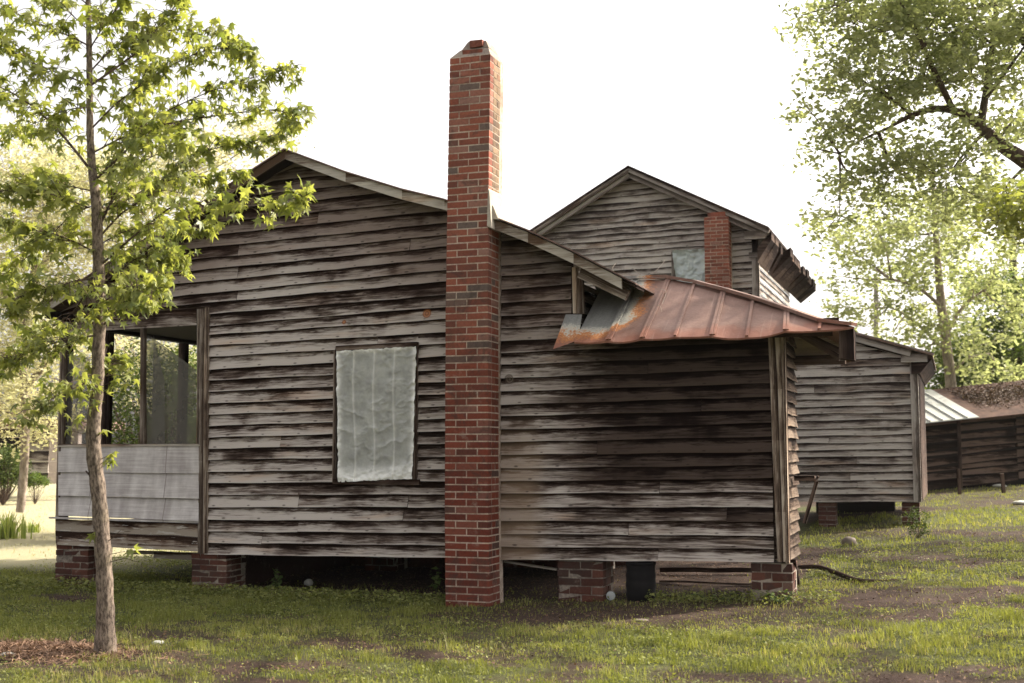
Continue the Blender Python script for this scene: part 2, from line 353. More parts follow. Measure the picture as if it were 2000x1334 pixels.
def ground():
    def grid(x0, x1, y0, y1, st):
        xs = np.arange(x0, x1+1e-6, st); ys = np.arange(y0, y1+1e-6, st); X, Y = np.meshgrid(xs, ys); return X, Y
    # one sheet: non-uniform grid
    xs = np.unique(np.concatenate([np.linspace(-250, -30, 12), np.linspace(-30, -8, 45), np.arange(-8, 9, .08), np.linspace(9, 30, 43), np.linspace(30, 250, 12)]))
    ys = np.unique(np.concatenate([np.linspace(-60, -8, 12), np.arange(-8, 2, .08), np.linspace(2, 30, 113), np.linspace(30, 80, 26), np.linspace(80, 350, 10)]))
    X, Y = np.meshgrid(xs, ys); Z = gz(X, Y)+(fbm(X*3, Y*3, 2)-.5)*.035*(np.abs(X) < 12)
    V = np.stack([X, Y, Z], -1).reshape(-1, 3); nx = len(xs); ny = len(ys)
    i = np.arange(nx-1)[None]+np.arange(ny-1)[:, None]*nx; Fc = np.stack([i, i+1, i+1+nx, i+nx], -1).reshape(-1, 4)
    gd = grass_density(X, Y).ravel(); pale = sst(-X, 4.4, 6.5).ravel()*sst(Y, .8, 2.5).ravel()
    n = NT('ground'); g, pl, _ = n.uv('bd'); p = n.pos()
    n1 = n.noise(p, 3.0, 5.0, .65); n2 = n.noise(p, 30.0, 4.0, .7); n3 = n.noise(p, 110.0, 2.0, .6)
    dirt = n.ramp(n.M('ADD', n.M('MULTIPLY', n1, .5), n.M('MULTIPLY', n2, .5)), [(.3, (.022, .013, .010)), (.5, (.048, .031, .025)), (.7, (.085, .060, .048))])
    dirt = n.mix(n.ss(n3, .62, .68, 0, .7), dirt, (.15, .11, .085))
    gr = n.ramp(n2, [(.3, (.035, .045, .016)), (.55, (.075, .085, .03)), (.75, (.14, .14, .06))])
    c = n.mix(n.M('MULTIPLY', g, .85), dirt, gr); c = n.mix(n.M('MULTIPLY', pl, .8), c, n.mix(n2, (.34, .31, .19), (.46, .42, .28)))
    m = n.done(n.bsdf(c, .95, 0, n.bump(n.M('ADD', n2, n3), .6, .02), .1))
    tag(mesh_np('ground', V, Fc, m, None, np.stack([gd, pale], 1), True), kind='structure')
ground()
# grass: blades on the lawn, nobody could count them
def in_view(P, m=120, far=60):
    v = P-CAM; z = v@FW; px = CX+F*(v@RT)/z; py = CY-F*(v@UP)/z
    return (z > 2) & (z < far) & (px > -m) & (px < 2000+m) & (py > 300) & (py < 1334+m)
def blades(name, n, x0, x1, y0, y1, hgt, wid, mat, dens=None, label=''):
    x = RG.uniform(x0, x1, n); y = RG.uniform(y0, y1, n)
    d = grass_density(x, y) if dens is None else dens(x, y)
    cm = sst(vnoise(x*5.5, y*7.5, 91)*.6+vnoise(x*17, y*21, 92)*.4, .34, .62)
    keep = RG.uniform(0, 1, n) < (d*.95+.03)*(.12+.88*cm); x = x[keep]; y = y[keep]; d = d[keep]
    z = gz(x, y)+(fbm(x*3, y*3, 2)-.5)*.035; P = np.stack([x, y, z], 1); k = in_view(P); P = P[k]; d = d[k]; n = len(P)
    cl = vnoise(P[:, 0]*6, P[:, 1]*6, 33); cl2 = fbm(P[:, 0]*1.3, P[:, 1]*1.3, 40)
    h = hgt*(.25+1.2*cl**2+.5*cl2)*RG.uniform(.5, 1.25, n)*(.45+.55*d)
    yaw = RG.uniform(0, 6.283, n); lean = RG.uniform(.1, 1.1, n); sd = np.stack([-np.sin(yaw), np.cos(yaw), 0*yaw], 1); fd = np.stack([np.cos(yaw), np.sin(yaw), 0*yaw], 1)
    wv = wid*RG.uniform(.6, 1.4, n)
    up = np.array([0, 0, 1.])
    a = P-sd*wv[:, None]; b = P+sd*wv[:, None]; mid = P+up*(h*.6)[:, None]+fd*(h*lean*.25)[:, None]
    c = mid+sd*(wv*.7)[:, None]; e = mid-sd*(wv*.7)[:, None]; tip = P+up*h[:, None]+fd*(h*lean*.8)[:, None]
    V = np.stack([a, b, c, e, tip], 1).reshape(-1, 3); o = np.arange(n)[:, None]*5
    T = np.concatenate([o+np.array([[0, 1, 2]]), o+np.array([[0, 2, 3]]), o+np.array([[3, 2, 4]])], 0)
    r = np.clip(RG.uniform(0, 1, n)*.6+cl2*.8-.2+(1-d)*.2, 0, 1); rr = np.repeat(r, 5)
    tag(mesh_np(name, V, T, mat, None, rr), label, 'grass', kind='stuff')
M_GRASS = leaf_mat('grass', (.095, .120, .030), (.30, .305, .10), .4, (.36, .32, .17))
M_GRASSP = leaf_mat('pale_grass', (.28, .28, .13), (.46, .42, .25), .3)
blades('lawn_grass', 460000, -7, 8, -5.8, 1.2, .047, .0026, M_GRASS, None, 'patchy green grass growing between bare spots in front of the house')
blades('grass_tufts', 130000, -6.5, 7.5, -5.6, 1.0, .10, .0028, M_GRASS, lambda x, y: np.clip(grass_density(x, y)*sst(vnoise(x*3.1+5, y*4.3, 201)*.5+vnoise(x*9, y*11, 202)*.5, .60, .74)-.04, 0, 1), 'taller tufts of grass standing out of the short lawn')
blades('far_grass', 170000, 2.5, 14, 1.2, 22, .06, .005, M_GRASS, None, 'green grass rising towards the log shed on the right')
blades('field_grass', 60000, -26, -3, 1.0, 26, .05, .006, M_GRASSP, lambda x, y: np.clip(fbm(x, y, 3)*1.3-.2, 0, 1), 'pale sunlit grass of the open field beyond the porch')
# low broad-leaved weeds
LT = np.array([[0, 0, 0], [-.35, .45, .06], [0, .5, -.02], [.35, .45, .06], [0, 1.0, -.08]]); LF = np.array([[0, 2, 1], [0, 3, 2], [1, 2, 4], [2, 3, 4]])
def weeds():
    n = 320000; x = RG.uniform(-6.5, 7, n); y = RG.uniform(-5.5, 5, n); d = grass_density(x, y); cl = fbm(x*1.7, y*2.2, 77, 3)
    wallband = np.exp(-((y+.25)/.28)**2)*((x < -.05))*.9+np.exp(-((y+.1)/.22)**2)*((x > 1.9) & (x < 3.6))*.8
    keep = RG.uniform(0, 1, n) < np.clip((.25+.75*sst(cl, .42, .62))*d*(.2+.8*sst(vnoise(x*9, y*12, 55), .35, .6))+wallband, 0, 1); x = x[keep]; y = y[keep]; wb = wallband[keep]; n = len(x)
    P = np.stack([x, y, gz(x, y)+RG.uniform(.0, .05, n)+wb*RG.uniform(0, .09, n)], 1); k = in_view(P); P = P[k]; wb = wb[k]; n = len(P)
    V, Fc = scatter(LT, LF, P, rand_rot(n, .5), RG.uniform(.010, .030, n)*(1+.7*wb))
    tag(mesh_np('ground_weeds', V, Fc, leaf_mat('weed_leaf', (.080, .105, .032), (.30, .31, .11), .36), None, np.repeat(RG.uniform(0, 1, n), 4)), 'low broad-leaved weeds growing through the lawn and along the piers', 'weeds', kind='stuff')
weeds()
def litter():
    n = 60000; x = RG.uniform(-6, 8, n); y = RG.uniform(-5.5, 9, n); keep = RG.uniform(0, 1, n) < (1-grass_density(x, y))*.8+.06
    x = x[keep]; y = y[keep]; n = len(x); P = np.stack([x, y, gz(x, y)+.012], 1); k = in_view(P); P = P[k]; n = len(P)
    V, Fc = scatter(LT*np.array([.8, 1, 1.6]), LF, P, rand_rot(n, .3), RG.uniform(.012, .034, n)); m = leaf_mat('dead_leaf', (.06, .033, .022), (.20, .125, .08), .05)
    tag(mesh_np('leaf_litter', V, Fc, m, None, np.repeat(RG.uniform(0, 1, n), 4)), 'brown dead leaves strewn over the bare earth', 'leaf litter', kind='stuff')
    # dry clippings heap, lower left corner
    c = on_ground(70, 1275); n = 5000; P = np.stack([c[0]+RG.normal(0, .38, n), c[1]+RG.normal(0, .20, n), np.zeros(n)], 1)
    P[:, 2] = gz(P[:, 0], P[:, 1])+.06*np.exp(-((P[:, 0]-c[0])/.5)**2-((P[:, 1]-c[1])/.3)**2)*RG.uniform(0, 1, n)+.008
    ST = np.array([[-.5, -.03, 0], [.5, -.03, 0], [.5, .03, .02], [-.5, .03, .02]]); V, Fc = scatter(ST, np.array([[0, 1, 2, 3]]), P, rand_rot(n, .35), RG.uniform(.03, .11, n))
    tag(mesh_np('mulch_heap', V, Fc, leaf_mat('dry_stalk', (.10, .055, .035), (.34, .22, .15), .05), None, RG.uniform(0, 1, n)), 'low heap of dry reddish brown clippings beside the sapling', 'mulch', kind='stuff')
litter()
# ---------------------------------------------------------------- clapboard walls
def lapwall(mb, lines, regions, y=0.0, thick=.015, out=.036, joints=None, step=.22, wav=.0028, axis='x', seed=0, skip=()):
    """lines: list of (zfunc) bottoms from low to high. regions: (u0,u1,lo(u),hi(u)). wall plane at depth y (axis x) facing -Y."""
    rs = random.Random(seed)
    for i in range(len(lines)-1):
        if i in skip: continue
        zb, zt = lines[i], lines[i+1]; js = sorted((joints or {}).get(i, [])); ph = rs.random()*6; pk = rs.random()
        offs = [rs.random() for _ in range(len(js)+1)]; outs = [rs.uniform(-.005, .006) for _ in range(len(js)+1)]; dz = [0]+[rs.uniform(-.006, .006) for _ in js]
        for (u0, u1, lo, hi) in regions:
            cuts = [u0]+[j for j in js if u0 < j < u1]+[u1]
            for c in range(len(cuts)-1):
                a, b = cuts[c], cuts[c+1]; pi = sum(1 for j in js if j <= a+1e-6); rnd = (offs[pi]+i*.381) % 1.0; o = out+outs[pi]
                if c > 0: a += .0025
                n = max(1, int((b-a)/step)); us = [a+(b-a)*k/n for k in range(n+1)]
                def col(u):
                    wv = wav*math.sin(u*5.1+ph)+wav*.7*math.sin(u*13.7+ph*2+i)
                    B0 = zb(u)+wv+dz[pi]; T0 = zt(u)+.012; L = lo(u); H = hi(u)
                    Bc = min(max(B0, L), H); Tc = max(min(T0, H), Bc); h = max(T0-B0, 1e-4)
                    yy = lambda z: y-(o+wv*.8)*(1-(z-B0)/h)-.004
                    return Bc, Tc, yy(Bc), yy(Tc), (Bc-B0)/h, (Tc-B0)/h, B0
                C = [col(u) for u in us]
                for k in range(n):
                    B, T, yb, yt, vb, vt, _ = C[k]; B2, T2, yb2, yt2, vb2, vt2, _ = C[k+1]
                    if T-B < 1e-4 and T2-B2 < 1e-4: continue
                    A_, D_ = us[k], us[k+1]
                    P = lambda u, yy, z: (u, yy, z) if axis == 'x' else (-yy, u, z)
                    uo = rnd*3
                    mb.face([P(A_, yb, B), P(D_, yb2, B2), P(D_, yt2, T2), P(A_, yt, T)], [(A_+uo, 0), (D_+uo, 0), (D_+uo, T2-B2), (A_+uo, T-B)],
                            [(rnd, vb), (rnd, vb2), (rnd, vt2), (rnd, vt)])
                    mb.face([P(A_, yb+thick, B), P(D_, yb2+thick, B2), P(D_, yb2, B2), P(A_, yb, B)], [(A_, 0), (D_, 0), (D_, .01), (A_, .01)], (rnd, .9))
                for e, kk in ((0, 0), (-1, 1)):
                    B, T, yb, yt = C[e][:4]; u = us[e]
                    pts = [P(u, yb+thick, B), P(u, yb, B), P(u, yt, T), P(u, yt+thick, T)]
                    mb.face(pts if kk == 0 else pts[::-1], [(0, 0), (.01, 0), (.01, T-B), (0, T-B)], (rnd, .9))
yL = [1082.5, 1060, 1037.5, 1015, 990.4, 966, 943.6, 921.4, 898, 876.4, 854.5, 832, 810.4, 788.5, 765.4, 743.5, 722.5, 697.6, 676, 655, 637.6, 614.8, 592.7, 574, 550, 527, 505.6, 484]
yR = [1088.5, 1066, 1041.4, 1016.5, 990.4, 965, 940, 916, 891.4, 866.5, 842.5, 817.6, 794, 770.5, 745.6, 722.5, 696, 671.6, 650, 624.4, 600, 577, 551.6, 528.6, 505.7, 483, 460, 437]
while len(yL) < 38: yL.append(yL[-1]-23.0); yR.append(yR[-1]-23.6)
def lineZ(a, b, Y=0.0):
    A = aty(*a, Y); B = aty(*b, Y); return lambda u: A[2]+(B[2]-A[2])*(u-A[0])/(B[0]-A[0])
LL = [lineZ((405, a), (868, b)) for a, b in zip(yL, yR)]
rL = [1092.4, 1067.4, 1042.4, 1017, 991, 963.4, 939.8, 914.8, 888.5, 863.5, 839, 812.7, 791, 765, 738.8, 712.6, 690, 666.7, 641.7, 618, 593, 565.6, 540.7, 519.7, 496, 472, 448, 424]
rR = [1098, 1071.6, 1044.7, 1017.5, 989.7, 962, 934, 908.7, 881.5, 852.4, 826, 801, 774.7, 749, 722, 695, 668, 641, 615, 594, 561, 529, 505, 483, 458, 434, 410, 386]
RL = [lineZ((983, a), (1505, b)) for a, b in zip(rL, rR)]
# roof profile of the gable, on the rake plane
YR_ = -.30
PROF = [tuple(aty(*p, YR_)[[0, 2]]) for p in [(85, 598), (557, 293), (675, 337), (785, 371), (868, 391), (964, 425), (1031, 451), (1120, 492), (1243, 556)]]
def roofz(x): return float(np.interp(x, [p[0] for p in PROF], [p[1] for p in PROF]))
X_L, X_P, X_R, X_W = -4.80, -2.955, 1.155, 3.09
Z_F = .40
house = thing('wooden_house', 'weathered clapboard house with tall red brick chimney, screened porch and rusty tin roof', 'house', (0, 2.5, .2))
mb = MB(); top = lambda u: roofz(u)-.05
WX0, WX1, WZ0, WZ1 = -1.373, -.455, 1.215, 2.50
wz0 = lineZ((660, 941), (820, 935)); wz1 = lineZ((657, 676), (818, 668))
jl = {26: [-2.55], 24: [-2.55], 28: [-1.6], 25: [-.55], 22: [-2.55], 4: [-1.78, -.55], 5: [-1.78], 2: [-1.78], 1: [-2.2], 9: [-2.0], 13: [-1.2], 17: [-.9], 30: [-2.6], 6: [-.9], 3: [-.6]}
big = lambda u: 99.0; low = lambda u: -9.0
hdr = lineZ((270, 603), (390, 600))
lapwall(mb, LL, [(X_P+.075, WX0, low, top), (WX0, WX1, low, wz0), (WX0, WX1, wz1, top), (WX1, .02, low, top), (X_L-.02, X_P+.075, hdr, top)], joints=jl, seed=3)
front = mb.build('front_wall', M_WALL, house)
mb = MB()
jr = {0: [1.98], 2: [1.70], 5: [2.0], 8: [1.4], 11: [2.4], 14: [1.9], 3: [2.62]}
seamz = lambda u: 2.72 if u > X_R else top(u)
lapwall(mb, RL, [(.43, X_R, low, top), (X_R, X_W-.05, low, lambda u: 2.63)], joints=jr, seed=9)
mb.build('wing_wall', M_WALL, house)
# inner structure: backing, side walls, floor
mb = MB()
mb.box(X_P, X_R, .02, .10, .46, 3.0, axis=0); mb.box(X_R, X_W-.02, .02, .10, .50, 2.64, axis=0)
gp = [(x, z-.07) for x, z in PROF if -4.75 < x < 1.15]
pts = [(-4.75, roofz(-4.75)-.07)]+gp+[(1.14, roofz(1.14)-.07)]
for k in range(len(pts)-1):
    (a, za), (b, zb_) = pts[k], pts[k+1]; b0 = 2.9 if b > X_P else 2.9
    mb.hexa([(a, .02, min(b0, za-.01)), (b, .02, min(b0, zb_-.01)), (b, .10, min(b0, zb_-.01)), (a, .10, min(b0, za-.01)), (a, .02, za), (b, .02, zb_), (b, .10, zb_), (a, .10, za)])
mb.build('wall_backing', M_DARKW, house)
mb = MB()
mb.box(X_P-.04, X_P+.04, .12, 5.0, .46, 3.6, axis=1); mb.box(X_P, X_R, 4.92, 5.0, .46, 3.2, axis=0)
mb.box(-4.8, -2.9, 4.92, 5.0, .46, 3.0, axis=0)
mb.build('inner_wall', M_DARKW, house)
mb = MB()                                           # right side wall of the gable, above the tin roof, seen end-on
sl = [(lambda u, k=k: .46+.118*k) for k in range(27)]
lapwall(mb, sl, [(.1, 5.0, low, lambda u: 3.12)], y=-X_R, axis='y', seed=12)
mb.build('side_wall', M_WALL, house)
mb = MB()
sl = [(lambda u, k=k: .47+.112*k) for k in range(21)]
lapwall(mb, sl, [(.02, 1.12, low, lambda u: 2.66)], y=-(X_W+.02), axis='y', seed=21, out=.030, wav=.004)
sw = mb.build('wing_side_wall', wood('shaded_lap', dark=(.015, .010, .008), mid=(.075, .052, .040), light=(.20, .155, .12)), house)  # wood darkened so the side wall's shade sits in its colour
mb = MB()
mb.box(X_P, X_R, .1, 4.9, Z_F+.04, Z_F+.15, axis=0); mb.box(X_R, X_W, .03, 1.12, .50, .60); mb.box(X_L, X_P-.04, .05, 4.9, .56, .66, axis=1)
mb.box(X_R, X_W, 1.05, 1.13, .5, 2.7)
mb.build('floor', M_DARKW, house)
mb = MB()
mb.box(X_P+.02, X_P+.14, .55, 4.8, -.05, Z_F+.03); mb.box(X_P+.15, 1.0, 3.2, 3.4, -.05, .5); 
mb.build('foundation_wall', M_OLDBR, house)
# roof planes of the gable
def tin_mat():
    n = NT('rusted_tin'); p = n.sep(n.pos()); P = n.pos(); x, y, z = p[0], p[1], p[2]
    ns = n.noise(P, 3.0, 5.0, .6); fi = n.noise(P, 45.0, 4.0, .65)
    red = n.ramp(n.M('ADD', n.M('MULTIPLY', ns, .7), n.M('MULTIPLY', fi, .35)), [(.3, (.13, .070, .050)), (.5, (.20, .115, .088)), (.72, (.28, .175, .142))])
    lowb = n.ss(n.M('ADD', y, n.M('MULTIPLY', n.M('SUBTRACT', ns, .5), .5)), -.18, -.38, 0, .65)
    stk = n.noise(n.vec(n.M('MULTIPLY', x, 22.0), n.M('MULTIPLY', y, 1.5), 0.0), 1.0, 4.0, .65); red = n.mix(lowb, red, (.25, .085, .045)); red = n.mix(n.ss(stk, .52, .70, 0, .4), red, (.16, .065, .045)); red = n.mix(n.ss(stk, .42, .28, 0, .3), red, (.40, .28, .24))
    wob = n.M('ADD', n.M('MULTIPLY', n.M('SUBTRACT', ns, .5), .35), n.M('MULTIPLY', n.M('SUBTRACT', fi, .5), .30))
    xb = n.M('MAXIMUM', n.M('SUBTRACT', x, 1.50), 0.0)
    yb = n.M('ADD', n.M('MULTIPLY', n.M('POWER', xb, 1.5), 2.2), -.30)
    d = n.M('ADD', n.M('SUBTRACT', y, yb), wob); d = n.M('MINIMUM', d, n.M('ADD', n.M('SUBTRACT', 1.76, x), wob))      # >0 bare zinc
    zinc = n.ramp(n.M('ADD', n.M('MULTIPLY', fi, .6), n.M('MULTIPLY', stk, .4)), [(.3, (.17, .17, .16)), (.6, (.29, .29, .275)), (.8, (.44, .45, .43))])
    c = n.mix(n.ss(d, -.10, .0), red, (.48, .19, .06)); c = n.mix(n.ss(d, -.01, .06), c, n.mix(fi, (.45, .44, .38), (.60, .58, .50))); c = n.mix(n.ss(d, .05, .14), c, zinc)
    return n.done(n.bsdf(c, n.mix(fi, (.5,)*3, (.75,)*3), .15, n.bump(n.M('ADD', n.noise(P, 6.0, 3.0), n.M('MULTIPLY', fi, .25)), .45, .02), .5))
M_TIN = tin_mat()
n_ = NT('brown_tin'); _f = n_.noise(n_.pos(), 9.0, 5.0, .6); M_TIND = n_.done(n_.bsdf(n_.ramp(_f, [(.3, (.07, .045, .037)), (.7, (.22, .13, .10))]), .6, .2, n_.bump(_f, .3, .01), .4))
def slab_roof(name, prof, y0, y1, th, parent, mat, ny=8, sag=.0):
    mb = MB()
    for k in range(len(prof)-1):
        (a, za), (b, zb_) = prof[k], prof[k+1]
        for j in range(ny):
            t0, t1 = y0+(y1-y0)*j/ny, y0+(y1-y0)*(j+1)/ny
            mb.hexa([(a, t0, za), (b, t0, zb_), (b, t1, zb_), (a, t1, za), (a, t0, za+th), (b, t0, zb_+th), (b, t1, zb_+th), (a, t1, za+th)])
    return mb.build(name, mat, parent)
# the sheet splits around the brick stack
left_prof = [p for p in PROF if p[0] < -.02]+[(-.02, roofz(-.02))]; right_prof = [(.455, roofz(.455))]+[p for p in PROF if p[0] > .46]
roof = slab_roof('gable_roof', left_prof, YR_-.03, .03, .014, house, M_TIND, 1); roof2 = slab_roof('gable_roof', PROF, .03, 5.3, .014, house, M_TIND)
slab_roof('gable_roof', right_prof, YR_-.03, .03, .014, house, M_TIND, 1)
def rake(name, prof, y, dep, hgt, mat, drop=.0):
    mb = MB(); r = random.random(); u = 0
    for k in range(len(prof)-1):
        (a, za), (b, zb_) = prof[k], prof[k+1]; za -= drop; zb_ -= drop
        mb.hexa([(a, y, za-hgt), (b, y, zb_-hgt), (b, y+dep, zb_-hgt), (a, y+dep, za-hgt), (a, y, za-.002), (b, y, zb_-.002), (b, y+dep, zb_-.002), (a, y+dep, za-.002)], r, 0)
    return mb.build(name, mat, house)
lp = [p for p in PROF if p[0] <= PROF[1][0]]; mp = [p for p in left_prof if p[0] >= PROF[1][0]]
rake('rake_board', lp, YR_, .03, .085, M_RAKE); rake('rake_board', mp, YR_+.001, .03, .095, M_RAKE)
re_ = aty(1214, 555, YR_); rp = [(x, z) for x, z in right_prof if x < re_[0]-.01]+[(re_[0], roofz(re_[0]))]
rake('rake_board', rp, YR_, .03, .10, M_RAKE, .012)
for P_ in (lp, mp, [(max(x, .46), z) for x, z in right_prof]):       # soffit boards under the rake overhang
    mb = MB()
    for k in range(len(P_)-1):
        (a, za), (b, zb_) = P_[k], P_[k+1]; za -= .012; zb_ -= .012
        if b-a < .01: continue
        mb.hexa([(a, YR_+.035, za-.02), (b, YR_+.035, zb_-.02), (b, -.002, zb_-.02), (a, -.002, za-.02), (a, YR_+.035, za), (b, YR_+.035, zb_), (b, -.002, zb_), (a, -.002, za)], None, 1)
    mb.build('soffit', M_DARKW, house)
mb = MB(); a = aty(1133, 533, -.16); b = aty(1226, 577, -.16); mb.beam(a, b, .05, .10, nseg=2)
mb.build('rafter', M_TRIM, house)
for yy in (.6, 1.3, 2.0, 2.7):
    mb = MB(); mb.beam((X_R+.02, yy, roofz(X_R+.02)-.09), (1.86, yy, roofz(1.86)-.08), .045, .09); mb.build('rafter', M_TRIM, house)
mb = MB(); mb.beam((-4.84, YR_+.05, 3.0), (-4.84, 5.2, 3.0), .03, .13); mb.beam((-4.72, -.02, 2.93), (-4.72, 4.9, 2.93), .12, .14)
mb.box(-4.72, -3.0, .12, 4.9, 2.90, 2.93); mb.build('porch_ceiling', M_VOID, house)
# corner posts and trims
def px_post(name, pts, y0, y1, mat, parent=house, n=4):     # pts: left/right pixel pairs from bottom to top
    mb = MB(); r = random.random(); rows = []
    for (pl, pr, py) in pts:
        A = aty(pl, py, y0); B = aty(pr, py, y0); rows.append((A[0], B[0], (A[2]+B[2])/2))
    for k in range(len(rows)-1):
        a0, b0, z0 = rows[k]; a1, b1, z1 = rows[k+1]
        mb.hexa([(a0, y0, z0), (b0, y0, z0), (b0, y1, z0), (a0, y1, z0), (a1, y0, z1), (b1, y0, z1), (b1, y1, z1), (a1, y1, z1)], r, 2)
    return mb.build(name, mat, parent)
px_post('corner_post', [(386, 396, 1081), (388, 397, 900), (389, 398, 760), (391, 400, 603)], -.045, .03, M_TRIM)
px_post('corner_post', [(396.5, 404, 1081), (397.5, 405, 860), (398.5, 406, 700), (400.5, 406, 600)], -.055, .02, M_POST)
px_post('corner_post', [(1519, 1530, 1098), (1514, 1527, 1000), (1508, 1522, 860), (1505, 1519, 760), (1500, 1513, 655)], -.05, .03, M_POST)
px_post('corner_post', [(1530.5, 1537, 1097), (1527.5, 1536, 1000), (1522.5, 1532, 860), (1519.5, 1529, 760), (1513.5, 1524, 655)], -.062, .05, M_POST)
mb = MB(); mb.box(X_W+.055, X_W+.085, -.05, .07, .47, 2.6, axis=2); mb.build('corner_board', M_POST, house)
px_post('gable_corner_post', [(1119, 1128, 612), (1118, 1128, 570), (1117, 1128, 522)], -.06, -.02, M_POST)
px_post('gable_corner_post', [(1129, 1138, 612), (1129, 1137, 570), (1128.5, 1136, 541)], -.03, .05, M_TRIM)
# window with plastic sheet
win = MB()
def fr(px0, py0, px1, py1, y0, y1):
    a = aty(px0, py0); b = aty(px1, py1); win.box(min(a[0], b[0]), max(a[0], b[0]), y0, y1, min(a[2], b[2]), max(a[2], b[2]), axis=2 if abs(py1-py0) > abs(px1-px0) else 0)
fr(654, 942, 662, 684, -.062, .03); fr(808.5, 936, 819.5, 676, -.056, .03); win.hexa([tuple(aty(656, 685, -.056)), tuple(aty(818, 677, -.056)), tuple(aty(818, 677, .02)), tuple(aty(656, 685, .02)),
    tuple(aty(656, 676.5, -.056)), tuple(aty(818, 668, -.056)), tuple(aty(818, 668, .02)), tuple(aty(656, 676.5, .02))])
fr(656, 945, 824, 936, -.07, .03)
wf = win.build('window', wood('window_frame_wood', dark=(.02, .012, .009), mid=(.085, .058, .045), light=(.25, .20, .165)), house)
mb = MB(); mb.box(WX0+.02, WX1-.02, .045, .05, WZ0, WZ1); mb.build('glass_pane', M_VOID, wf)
mb = MB()
for px in (693, 731, 771): a = aty(px, 700); mb.box(a[0]-.012, a[0]+.012, .02, .04, WZ0, WZ1, axis=2)
a = aty(700, 800); mb.box(WX0+.02, WX1-.02, .018, .042, a[2]-.02, a[2]+.02); mb.build('muntin', M_TRIM, wf)
def sheet(name, c00, c10, c11, c01, nu, nv, parent, mat, amp=.012, ridges=(), seed=1, y0=-.05):
    U, Vv = np.meshgrid(np.linspace(0, 1, nu), np.linspace(0, 1, nv)); C = [np.array(c) for c in (c00, c10, c11, c01)]
    P = (C[0][None, None]*((1-U)*(1-Vv))[..., None]+C[1]*(U*(1-Vv))[..., None]+C[2]*(U*Vv)[..., None]+C[3]*((1-U)*Vv)[..., None])
    d = (fbm(U*4, Vv*5, seed, 4)-.5)*amp*1.4+(1-np.abs(fbm(U*4+9, Vv*9, seed+5, 4)*2-1))**5*amp*.8; rd = 0*U
    for r in ridges: q_ = np.exp(-(np.abs(U-r-.012*np.sin(Vv*7))/.012)**1.3)*(.5+.5*fbm(U*3, Vv*9, int(r*99))); d += .018*q_; rd = rd+q_
    edge = np.minimum(np.minimum(U, 1-U)*1.0, np.minimum(Vv, 1-Vv)*1.7); eb = np.exp(-(edge/.045)**2); d += eb*(fbm(U*30, Vv*34, seed+9, 3))*amp*2.2
    d += np.exp(-((U-.85)/.12)**2-((Vv-.07)/.05)**2)*.03*fbm(U*16, Vv*30, 4)+np.exp(-((Vv-.04)/.05)**2)*amp*2*fbm(U*12, Vv*40, 8)
    P[..., 1] -= d
    ed = (np.abs(U-.5) > .499) | (np.abs(Vv-.5) > .499); P[..., 0] += ed*(fbm(U*15, Vv*21, 3)-.5)*.018; P[..., 2] += ed*(fbm(U*19, Vv*15, 6)-.5)*.018
    i = np.arange(nu-1)[None]+np.arange(nv-1)[:, None]*nu; Fc = np.stack([i, i+1, i+1+nu, i+nu], -1).reshape(-1, 4)
    return mesh_np(name, P.reshape(-1, 3), Fc, mat, parent, np.stack([np.clip(eb*(.4+.9*fbm(U*9, Vv*13, 7))+rd*.7+np.exp(-((Vv-.05)/.06)**2)*.6, 0, 1).ravel(), U.ravel()], 1), True)
n = NT('plastic_sheeting'); eb, _, _ = n.uv('bd'); ns = n.noise(n.pos(), 9.0, 5.0, .65); ds = n.bsdf(n.mix(eb, (.50, .51, .48), (.86, .86, .83)), .32, 0, n.bump(ns, .35, .01), .5)
tr = n.node('ShaderNodeBsdfTransparent'); mx = n.node('ShaderNodeMixShader'); n.put(mx.inputs[0], n.M('ADD', n.M('MULTIPLY', eb, .3), n.ss(ns, .3, .7, .62, .88), True)); n.t.links.new(tr.outputs[0], mx.inputs[1]); n.t.links.new(ds, mx.inputs[2]); M_PLAS = n.done(mx.outputs[0])
sheet('plastic_sheet', aty(662, 941, -.058), aty(807, 935, -.058), aty(814, 677, -.058), aty(658, 686, -.058), 120, 180, wf, M_PLAS, .012, (.22, .475, .735), 3)
